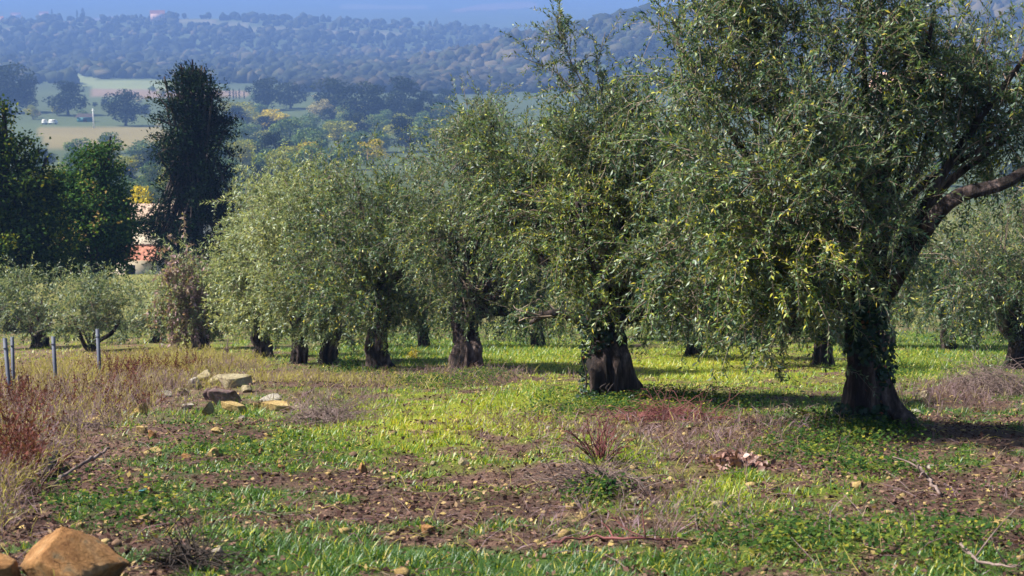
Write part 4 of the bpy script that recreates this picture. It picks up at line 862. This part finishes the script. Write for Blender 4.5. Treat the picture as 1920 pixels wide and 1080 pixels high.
STONES = [('grey white slab leaning at the back left of the rubble heap', 362, 728, 30, 20, M_grey, .7, True, .3), ('pale ochre block between the back slab and the dark rock', 402, 724, 26, 20, M_pale, .8, False, 0), ('small pale block at the right end of the back slab', 462, 736, 22, 16, M_pale, .8, False, .1), ('low pale stone in the grass right of the long ochre slab', 560, 768, 20, 9, M_pale, .8, False, 0), ('small grey stone in front of the ochre slab', 452, 786, 14, 8, M_grey, .8, False, 0), ('pale flat stone left of the upright pointed one', 352, 768, 26, 11, M_grey, .8, True, .1),
          ('long pale slab lying at the back of the rubble heap', 436, 727, 70, 22, M_pale, .7, True, 0), ('dark purple brown rock on the rubble heap', 420, 758, 64, 33, M_purple, .8, False, -.06), ('brown rock leaning against the dark purple one', 392, 750, 22, 26, M_purple, .8, False, .3),
          ('upright pointed pale stone below the dark purple rock', 389, 779, 24, 30, M_pale, .5, False, .1), ('ochre slab lying under the dark purple rock', 437, 774, 52, 18, M_ochre, .6, True, -.12), ('long ochre slab at the right end of the rubble heap', 515, 771, 66, 16, M_ochre, .6, True, 0), ('ochre end block touching the long slab on its left', 482, 768, 16, 16, M_ochre, .8, True, 0),
          ('flat grey stone resting behind the long ochre slab', 508, 753, 44, 10, M_grey, .8, True, 0), ('yellow rounded boulder in the grass left of the rubble', 183, 798, 48, 20, M_ochre, .8, False, -.1), ('yellow block beside the brown soil heap', 262, 778, 30, 24, M_ochre, .8, True, .25), ('small yellow stone left of the yellow block', 251, 780, 16, 10, M_ochre, .8, False, 0),
          ('pale leaning stone behind the brown soil heap', 345, 742, 20, 20, M_pale, .6, False, .5), ('flat pale stone at the edge of the dry weeds', 304, 745, 34, 11, M_grey, .7, True, 0), ('pale yellow stone heaped on top of the rubble', 381, 715, 34, 22, M_pale, .8, False, .2), ('square ochre stone left on the bare soil bank', 263, 812, 22, 14, M_ochre, .8, True, .1), ('upright orange brown stone on the bare soil bank', 284, 822, 16, 19, M_orange, .8, False, .3),
          ('ochre stone in the middle of the bare soil bank', 404, 812, 20, 10, M_ochre, .8, False, 0), ('small ochre stone at the right of the soil bank', 446, 800, 13, 8, M_ochre, .8, False, 0), ('long ochre stone tilted in the green grass', 290, 849, 27, 10, M_ochre, .6, True, .25), ('wedge shaped ochre stone, pointing left, in grass', 398, 856, 28, 15, M_ochre, .7, False, .35),
          ('brown stone below the wedge shaped one', 349, 861, 20, 9, M_orange, .8, False, -.2), ('mossy ochre stone right of the wedge', 443, 861, 20, 11, M_ochre, .8, False, 0), ('bright yellow stone in the grass', 469, 875, 14, 8, M_ochre, .7, True, .2), ('orange upright stone near the twig', 528, 881, 14, 14, M_orange, .7, False, .5), ('small orange stone above the upright one', 489, 849, 10, 12, M_orange, .8, False, 0),
          ('upright orange stone alone on brown soil, lower centre', 680, 888, 17, 24, M_orange, .7, False, .1), ('pale triangular stone on the central soil ridge', 869, 872, 22, 18, M_pale, .7, False, 0), ('small pale stone left of the triangular one', 812, 872, 11, 10, M_pale, .8, False, 0), ('brown flat stone on the trodden soil, bottom centre', 803, 1000, 28, 14, M_orange, .8, True, 0), ('small orange stone on the trodden soil', 772, 957, 14, 10, M_orange, .8, False, 0),
          ('yellow wedge stone on the soil in front of the dead shrub', 1090, 977, 22, 13, M_ochre, .7, False, .3), ('round pale yellow stone right of the dark weeds', 1190, 942, 24, 12, M_pale, .8, False, 0), ('pale green yellow domed stone in the right foreground', 1350, 953, 30, 14, M_pale, .8, False, 0), ('small pale stone right of the round one', 1238, 946, 13, 9, M_pale, .8, False, 0), ('flat yellow stone near the right edge', 1883, 987, 34, 12, M_ochre, .8, True, 0),
          ('flat grey stone by the path at the right', 1720, 775, 20, 7, M_grey, .8, True, 0), ('pale stone on the brush bank at the right', 1736, 745, 18, 13, M_pale, .8, False, .2), ('orange stone beside the teal scrap', 283, 924, 15, 11, M_orange, .8, False, -.2), ('ochre stone half buried in the left foreground', 268, 976, 22, 12, M_ochre, .8, False, 0), ('tan stone at the foot of the red weeds', 40, 920, 16, 16, M_orange, .8, False, .3),
          ('pale block on the near side of the olive row', 1028, 808, 20, 10, M_grey, .8, False, .2), ('orange stone at the tip of the dark log', 110, 876, 13, 12, M_orange, .8, False, .3), ('brown stone in the grass at the bottom, right of the boulder', 287, 1052, 14, 14, M_orange, .8, False, 0), ('grey stump like stone at the bottom left centre', 407, 1045, 24, 22, M_grey, .7, False, .1), ('pale stone on the right bank under the burl', 1745, 880, 22, 9, M_grey, .7, True, -.2)]
for i, (lb, cx, by, w_, h_, mt, dr, sl, tl) in enumerate(STONES): rock(lb, cx, by, w_, h_ * .86, mt, 40 + i, dr, 13, tl, sl)
o = rock('small flat teal scrap lying beside an orange stone', 269, 926, 18, 7, M_teal, 99, .8, 4, 0., True, name='teal_scrap', cat='scrap', group=None)

# ------------------------------------------------------------------ sticks, log, shrubs
def stick(name, label, pts, r0, r1, mat, cat, lift=.02, side=0, seed=1):
    rng = np.random.default_rng(seed); W = []
    for (x, y, up) in pts:
        b = hit(x, y); W.append(b + np.array([0, 0, lift + up]))
    W = np.array(W); o0 = W[0].copy(); P = spline(W, 16); P[1:-1] += rng.normal(0, .006, (14, 3)); mb = MB(); mb.tube(P, np.linspace(r0, r1, 16), 9, lambda a, t: 1 + .18 * np.sin(2 * a + 9 * t))
    for k in range(side):
        i = rng.integers(4, 13); e = P[i] + rng.normal(0, .5, 3) * np.array([.3, .3, .12]) + np.array([0, 0, .08]); mb.tube(spline([P[i], (P[i] + e) / 2 + rng.normal(0, .02, 3), e], 7), np.linspace(r1, r1 * .4, 7), 5)
    o = mb.build(name, mat, None, True, o0); return tag(o, label, cat)
stick('fallen_branch', 'long thin bare branch lying in the left foreground grass', [(102, 914, 0.), (140, 892, .03), (180, 874, .05), (206, 866, .09)], .014, .010, M_stick, 'branch', seed=2)
stick('log', 'short dark log end lying by the red weeds', [(84, 902, 0.), (96, 886, .04), (106, 876, .06)], .04, .045, M_bark, 'log', .03, seed=3)
stick('fallen_branch', 'pale forked branch on the bank below the nearest trunk', [(1712, 872, .02), (1738, 905, .02), (1762, 935, .01)], .014, .009, M_stick, 'branch', side=3, seed=4)
stick('fallen_branch', 'thin dark twig curving on the ground at the bottom right', [(1800, 1040, .04), (1830, 1062, .02), (1870, 1072, .02), (1915, 1078, .02)], .008, .005, M_stick, 'twig', side=4, seed=5)
stick('fallen_branch', 'reddish branch lying across the bottom centre right soil', [(1035, 1026, .01), (1100, 1022, .02), (1190, 1024, .02), (1290, 1024, .01)], .008, .005, M_stem, 'twig', side=4, seed=6)
stick('fallen_branch', 'short straight twig in the left grass above the leaning branch', [(98, 832, 0.), (112, 836, .02), (126, 842, .0)], .010, .006, M_stick, 'twig', seed=7)
def shrub(name, label, px, py, hpx, wpx, num, mat, seed, cat='shrub', r=.006, lean=0., leafmat=None):
    rng = np.random.default_rng(seed); b = hit(px, py); s = b[1] / FPX; H = hpx * s; Wd = wpx * s; mb = MB()
    a = rng.uniform(0, 6.283, num); sp = rng.uniform(0, 1, num) ** .7
    P0 = np.stack([np.cos(a), np.sin(a), 0 * a], 1) * .05 * rng.random((num, 1)) - np.array([0, 0, .04])
    d = np.stack([np.cos(a) * sp * Wd / H + lean, np.sin(a) * sp * Wd / H, np.ones(num)], 1); L = H * rng.uniform(.45, 1.1, num)
    P = shoots(rng, P0, d, L, np.full(num, .12), 9, .09); twig_tubes(mb, P, r, r * .35)
    k = rng.integers(0, num, num * 3); j = rng.integers(3, 9, num * 3); q = P[k, j]
    P2 = shoots(rng, q, norm(P[k, j] - P[k, j - 1]) + rng.normal(0, .6, (num * 3, 3)), H * rng.uniform(.12, .34, num * 3), np.full(num * 3, .1), 5, .15); twig_tubes(mb, P2, r * .5, r * .2)
    root = empty(name, b, label, cat); mb.build('stem', mat, root)
    if leafmat:
        lv = MB(); leafy(rng, lv, P2, .05, .05, .016, np.full(num * 3, .2), length=.2); lv.build('foliage', leafmat, root)
    return root
shrub('dead_shrub', 'bare red stemmed dead shrub in front of the second olive tree', 1125, 862, 110, 75, 34, M_stem, 1, r=.007)
shrub('dead_shrub', 'low bare brown shrub left of the second olive trunk', 1010, 800, 50, 50, 16, M_stem, 2, r=.005)
shrub('sapling', 'bare dark red sapling rising from the red weeds at left', 78, 882, 140, 8, 3, M_stem, 3, 'sapling', r=.008, lean=-.12)
shrub('dead_shrub', 'bare dark stems under the drooping crown near the nearest trunk', 1500, 770, 40, 60, 14, M_stick, 4, r=.004)
shrub('olive_shoot', 'dark olive sucker sprouting from the brush bank at right', 1852, 712, 62, 40, 14, M_bark_far, 5, 'sapling', leafmat=M_olive)
shrub('green_bush', 'leafy green bush at the foot of the fourth olive trunk', 655, 698, 40, 40, 26, M_bark_far, 6, 'bush', leafmat=M_cover)
shrub('yellow_bush', 'small yellow leaved plant in bright grass between third and fourth trunks', 775, 672, 26, 36, 18, M_twig, 7, 'bush', leafmat=M_vyel)
shrub('dry_stalk', 'tall pale dry stalk in the weeds left of the row', 428, 672, 46, 5, 4, M_stick, 8, 'stalk', r=.02)
def pile(name, label, px, py, rx, ry, hpx, num, mat, seed, cat, L=.07, twiggy=False):
    rng = np.random.default_rng(seed); b = hit(px, py); s = b[1] / FPX; mb = MB(); root = empty(name, b, label, cat)
    u = rng.normal(0, .42, (num, 2)); x = u[:, 0] * rx * s; y = u[:, 1] * ry * s; h = hpx * s * np.exp(-(u ** 2).sum(1) * 2.2)
    z = ground_z(b[0] + x, b[1] + y) - b[2] + h * rng.random(num) ** .6
    p = np.stack([x, y, z], 1)
    if twiggy:
        P = shoots(rng, p, rng.normal(0, 1, (num, 3)) * np.array([1, 1, .4]) + np.array([0, 0, .2]), rng.uniform(.15, .55, num) * L / .07, np.full(num, .35), 6, .2); twig_tubes(mb, P, .0035, .0018)
    else:
        l = L * rng.uniform(.6, 1.3, num); leaves_quads(mb, p, rng.normal(0, 1, (num, 3)), norm(rng.normal(0, .6, (num, 3)) + np.array([0, -.2, .8])), l, l * .8, np.clip(rng.normal(.55, .25, num), 0, 1), True)
    mb.build('twig' if twiggy else 'leaf_heap', mat, root)['kind'] = 'stuff'
    return root
pile('leaf_pile', 'heap of russet fallen leaves in front of the nearest trunk', 1382, 872, 62, 90, 26, 620, M_leafpile, 1, 'leaves', .05)
pile('brush_pile', 'heap of pale cut branches on the bank at the right edge', 1860, 730, 90, 120, 40, 420, M_stick, 2, 'brush', .10, True)
pile('brush_pile', 'tangle of dark dead weeds below the red shrub', 1120, 915, 60, 70, 30, 330, M_stick, 3, 'brush', .07, True)
pile('brush_pile', 'tangle of grey dry weeds right of the rubble heap', 610, 790, 75, 120, 26, 420, M_stick, 4, 'brush', .07, True)
pile('brush_pile', 'small nest of dead stalks left of the rubble beside the yellow boulder', 145, 806, 34, 50, 14, 130, M_stick, 5, 'brush', .06, True)
pile('brush_pile', 'dark burnt looking weed tuft at the bottom left', 345, 1062, 60, 50, 26, 220, M_bark_far, 6, 'brush', .06, True)
pile('brush_pile', 'low tangle of reddish stalks at the foot of the second olive', 1250, 790, 140, 110, 24, 520, M_stem, 7, 'brush', .07, True)

# ------------------------------------------------------------------ grass and other ground cover (nobody could count it)
def scatter(rng, n, y0, y1, power=1.0, wide=.36):
    y = y0 * (y1 / y0) ** (rng.random(n) ** power); x = rng.uniform(-wide, wide, n) * (y + 2); return x, y
def build_grass():
    rng = np.random.default_rng(500)
    x, y = scatter(rng, 560000, 5.6, 60)
    z = ground_z(x, y); g, sun_tint, dry, px, py, dep = veg(x, y, z)
    clump = fbm(x / .16, y / .16, 320, 2)
    prob = np.clip((g - .22) / .6, 0.03, 1) * (1 - .75 * dry) * np.clip((clump - .28) * 3, .12, 1)
    k = rng.random(len(x)) < prob; x, y, z, g, sun_tint, dry, clump = x[k], y[k], z[k], g[k], sun_tint[k], dry[k], clump[k]; n = len(x)
    tall = (.013 + .033 * np.clip(g, 0, 1.3) * (.35 + fbm(x / .4, y / .4, 300, 2))) * (.6 + .9 * clump)
    L = tall * rng.uniform(.5, 1.7, n) * (1 + y / 45); wd = (.0013 + .00023 * y) * rng.uniform(.7, 1.3, n)
    a = rng.uniform(0, 6.283, n); ln = rng.uniform(.2, 1.5, n); d = norm(np.stack([np.cos(a) * ln, np.sin(a) * ln, np.ones(n)], 1))
    s = norm(np.stack([-np.sin(a) + rng.normal(0, .3, n), np.cos(a) + rng.normal(0, .3, n), 0 * a], 1))
    b = np.stack([x, y, z - .006], 1)
    m = b + d * (L * .55)[:, None]; tip = b + d * (L * .95)[:, None] + np.stack([np.cos(a), np.sin(a), -.5 + 0 * a], 1) * (L * .22 * np.minimum(ln, .9))[:, None]
    w = s * wd[:, None]
    ti = np.clip(.20 + .44 * sun_tint + .40 * (fbm(x / 1.1, y / 1.1, 310, 3) - .5) + rng.normal(0, .13, n) + .25 * dry, 0, 1); dead = rng.random(n) < .10 + .12 * sun_tint; ti[dead] = rng.uniform(.74, 1., dead.sum())  # blades take the painted sunshine as a yellower tint
    mb = MB(); q = y < 15
    v = np.stack([b - w, b + w, m + w * .8, m - w * .8, tip], 1)[q]; kk = np.arange(len(v))[:, None] * 5
    mb.add(v, kk + np.array([[0, 1, 2, 3]]), np.repeat(ti[q], 5)); mb.f[3].append((kk + np.array([[3, 2, 4]])))
    v = np.stack([b - w * 1.2, b + w * 1.2, tip], 1)[~q]; kk = np.arange(len(v))[:, None] * 3
    mb.add(v, kk + np.array([[0, 1, 2]]), np.repeat(ti[~q], 3))
    tag(mb.build('grass', M_grass), 'short green and yellow grass growing through the grove', 'grass', kind='stuff')
build_grass()
def build_litter():
    rng = np.random.default_rng(600)
    x, y = scatter(rng, 130000, 5.6, 40); z = ground_z(x, y); g, sun_tint, dry, px, py, dep = veg(x, y, z)
    k = rng.random(len(x)) < np.clip(.95 - g * .7, .16, 1); x, y, z = x[k], y[k], z[k]; n = len(x)
    L = rng.uniform(.012, .042, n) * (1 + y / 50); mb = MB()
    leaves_quads(mb, np.stack([x, y, z + rng.uniform(.0, .02, n)], 1), rng.normal(0, 1, (n, 3)) * np.array([1, 1, .3]), norm(rng.normal(0, .45, (n, 3)) + np.array([0, 0, 1])), L, L * rng.uniform(.25, .8, n), np.clip(rng.normal(.36, .30, n), 0, 1))
    tag(mb.build('leaf_litter', M_litter), 'brown fallen leaves strewn over the bare soil', 'leaves', kind='stuff')
    x, y = scatter(rng, 9000, 5.6, 34); z = ground_z(x, y); g, sun_tint, dry, px, py, dep = veg(x, y, z); k = rng.random(len(x)) < np.clip(.9 - g * .8, .08, 1); x, y, z = x[k], y[k], z[k]; n = len(x)
    P = shoots(rng, np.stack([x, y, z + .01], 1), rng.normal(0, 1, (n, 3)) * np.array([1, 1, .25]) + np.array([0, 0, .12]), rng.uniform(.06, .28, n), np.full(n, .2), 4, .18); mb = MB(); twig_tubes(mb, P, .0026, .0014, np.repeat(rng.random(n), 9), every=2); mb2 = mb
    tag(mb2.build('dry_straw', M_dry), 'dry straw and thin stalks lying on the ground', 'straw', kind='stuff')
    x, y = scatter(rng, 9000, 5.6, 32); z = ground_z(x, y); g, sun_tint, dry, px, py, dep = veg(x, y, z); k = rng.random(len(x)) < np.clip(.75 - g * .9, 0.0, 1); x, y, z = x[k], y[k], z[k]; n = len(x)
    s = rng.uniform(.005, .019, n) * (1 + .8 * (rng.random(n) > .93)); bv, bf = IV[:12], np.array([[0, 11, 5], [0, 5, 1], [0, 1, 7], [0, 7, 10], [0, 10, 11], [1, 5, 9], [5, 11, 4], [11, 10, 2], [10, 7, 6], [7, 1, 8], [3, 9, 4], [3, 4, 2], [3, 2, 6], [3, 6, 8], [3, 8, 9], [4, 9, 5], [2, 4, 11], [6, 2, 10], [8, 6, 7], [9, 8, 1]])
    V = bv[None] * (1 + .7 * (rng.random((n, 12, 1)) - .5)) * s[:, None, None] * np.array([1.1, 1.1, .75]) + np.stack([x, y, z + s * .3], 1)[:, None]
    mb = MB(); mb.add(V, (bf[None] + (np.arange(n) * 12)[:, None, None]).reshape(-1, 3), np.repeat(rng.random(n), 12))
    tag(mb.build('soil_clods', M_clod), 'loose clods of earth on the dug soil', 'soil', kind='stuff')
    x, y = scatter(rng, 1500, 5.6, 30); z = ground_z(x, y); g, sun_tint, dry, px, py, dep = veg(x, y, z); k = rng.random(len(x)) < np.clip(.9 - g * .8, 0.05, 1); x, y, z = x[k], y[k], z[k]; n = len(x)
    s = rng.uniform(.008, .022, n) * (1 + 1.0 * (rng.random(n) > .9)); V = bv[None] * (1 + .8 * (rng.random((n, 12, 1)) - .5)) * s[:, None, None] * np.array([1.2, 1.1, .7]) + np.stack([x, y, z + s * .35], 1)[:, None]
    mb = MB(); mb.add(V, (bf[None] + (np.arange(n) * 12)[:, None, None]).reshape(-1, 3), .5)
    tag(mb.build('pebbles', M_ochre), 'small pale chips of stone strewn over the ground', 'pebbles', kind='stuff')
build_litter()
def build_cover():
    rng = np.random.default_rng(700); mb = MB()
    zones = [(1600, 825, 120, 34, 900), (1500, 850, 120, 26, 260), (1640, 880, 150, 24, 300), (1240, 765, 90, 24, 700), (1150, 765, 70, 14, 400), (1040, 770, 60, 30, 250), (800, 712, 90, 16, 500), (900, 705, 60, 12, 350), (1560, 1020, 220, 40, 260), (1450, 1010, 130, 30, 160), (1800, 1010, 120, 50, 160), (1120, 940, 60, 16, 150), (660, 690, 50, 14, 250), (1680, 690, 60, 20, 350), (450, 850, 200, 40, 300), (250, 960, 200, 50, 250), (1320, 760, 120, 26, 500)]
    for cx, cy_, rx, ry, n in zones:
        qx = rng.normal(cx, rx * .5, n); qy = rng.normal(cy_, ry * .5, n)
        t = HEYE / (np.maximum(qy - 540, 40) / FPX); v_ = (540 - qy) / FPX; x = (qx - 960) / FPX * t; y = (CP + v_ * SP) * t; z = ground_z(x, y)
        m = 5; a = rng.uniform(0, 6.283, (n, m)); tilt = rng.uniform(.1, .7, (n, m)); h = rng.uniform(.01, .11, (n, m))
        p = np.stack([x[:, None] + np.cos(a) * .02, y[:, None] + np.sin(a) * .02, z[:, None] + h], -1).reshape(-1, 3)
        d = np.stack([np.cos(a), np.sin(a), tilt], -1).reshape(-1, 3); L = rng.uniform(.016, .04, n * m)
        leaves_quads(mb, p, d, norm(np.array([0, 0, 1.]) + rng.normal(0, .35, (n * m, 3))), L, L * .8, np.clip(np.repeat(rng.normal(.45, .2, n), m) + rng.normal(0, .1, n * m), 0, 1))
    tag(mb.build('ground_cover', M_cover), 'low broad leaved ivy and clover around the trunks', 'ground cover', kind='stuff')
build_cover()
def build_tall():
    rng = np.random.default_rng(800)
    def field(spots, hrange, tint, mat, name, label, fuzz, cat):
        mb = MB()
        for cx, cy_, rx, ry, n, hs in spots:
            qx = rng.normal(cx, rx * .55, n); qy = np.clip(rng.normal(cy_, ry * .55, n), 632, 1100)
            t = HEYE / ((qy - 540) / FPX); v_ = (540 - qy) / FPX; x = (qx - 960) / FPX * t; y = (CP + v_ * SP) * t; z = ground_z(x, y)
            H = rng.uniform(*hrange, n) * hs; P = shoots(rng, np.stack([x, y, z - .02], 1), rng.normal(0, .22, (n, 3)) + np.array([.05, 0, 1]), H, rng.uniform(.0, .35, n), 6, .10)
            ti = np.clip(rng.normal(tint, .16, n), 0, 1); twig_tubes(mb, P, .0016 + .00016 * t.mean(), .0010 + .00008 * t.mean(), np.repeat(ti, 9), every=3)
            if fuzz:
                leafy(rng, mb, P[:, 3:], .028, fuzz[0] * 1.25, fuzz[1] * 1.35, ti, jit=.12, start=.1, length=.16)
            leafy(rng, mb, P[:, :5], .08, .16, .006, np.clip(ti + .05, 0, 1), jit=.12, start=.1, length=.3)
        o = mb.build(name, mat); tag(o, label, cat, kind='stuff')
    field([(60, 790, 120, 60, 620, .75), (180, 745, 130, 30, 620, .7), (285, 714, 60, 18, 480, .6), (30, 860, 60, 50, 380, .8), (10, 950, 35, 50, 160, .7), (560, 705, 120, 14, 220, .45), (420, 682, 60, 8, 160, .6)], (.22, .5), .54, M_dry, 'dry_grass', 'lilac brown dry grass along the left edge', (.022, .005), 'grass')
    field([(260, 680, 190, 24, 950, .7), (100, 700, 120, 30, 450, .8), (400, 676, 80, 10, 260, .6), (330, 655, 120, 12, 400, .7), (560, 715, 220, 14, 400, .5)], (.2, .45), .80, M_dry, 'yellow_grass', 'yellow dry grass behind the fence stakes and rubble', (.02, .005), 'grass')
    field([(25, 790, 60, 60, 170, .8), (90, 760, 100, 34, 90, .7), (220, 745, 70, 20, 70, .7), (330, 690, 60, 14, 90, .7), (20, 900, 40, 50, 160, .9), (240, 700, 60, 14, 90, .9)], (.25, .6), .5, M_red, 'red_dock', 'dark red dock and dry weeds at the left edge', (.030, .014), 'weeds')
    field([(1180, 830, 200, 40, 160, .5), (980, 800, 160, 30, 110, .4), (1420, 830, 160, 30, 140, .5), (1250, 1000, 300, 40, 70, .4), (860, 700, 160, 14, 240, .5), (620, 760, 120, 30, 200, .5), (1800, 740, 120, 24, 240, .6), (1300, 960, 200, 40, 60, .4)], (.15, .4), .36, M_dry, 'dry_stalks', 'thin dry stalks standing in the grass below the trees', None, 'stalks')
build_tall()

# ------------------------------------------------------------------ the blue air of the valley
m, nt, out = new_mat('blue haze')
pv = nt.nodes.new('ShaderNodeVolumePrincipled'); pv.inputs['Color'].default_value = (.18, .31, .68, 1); pv.inputs['Density'].default_value = 0.00040; pv.inputs['Anisotropy'].default_value = 0.0
nt.links.new(pv.outputs[0], out.inputs['Volume'])
mb = MB(); mb.box((0, 7600, -50), (44000, 15700, 170.)); o = mb.build('haze', m); tag(o, 'blue haze lying over the valley', 'haze', kind='stuff')
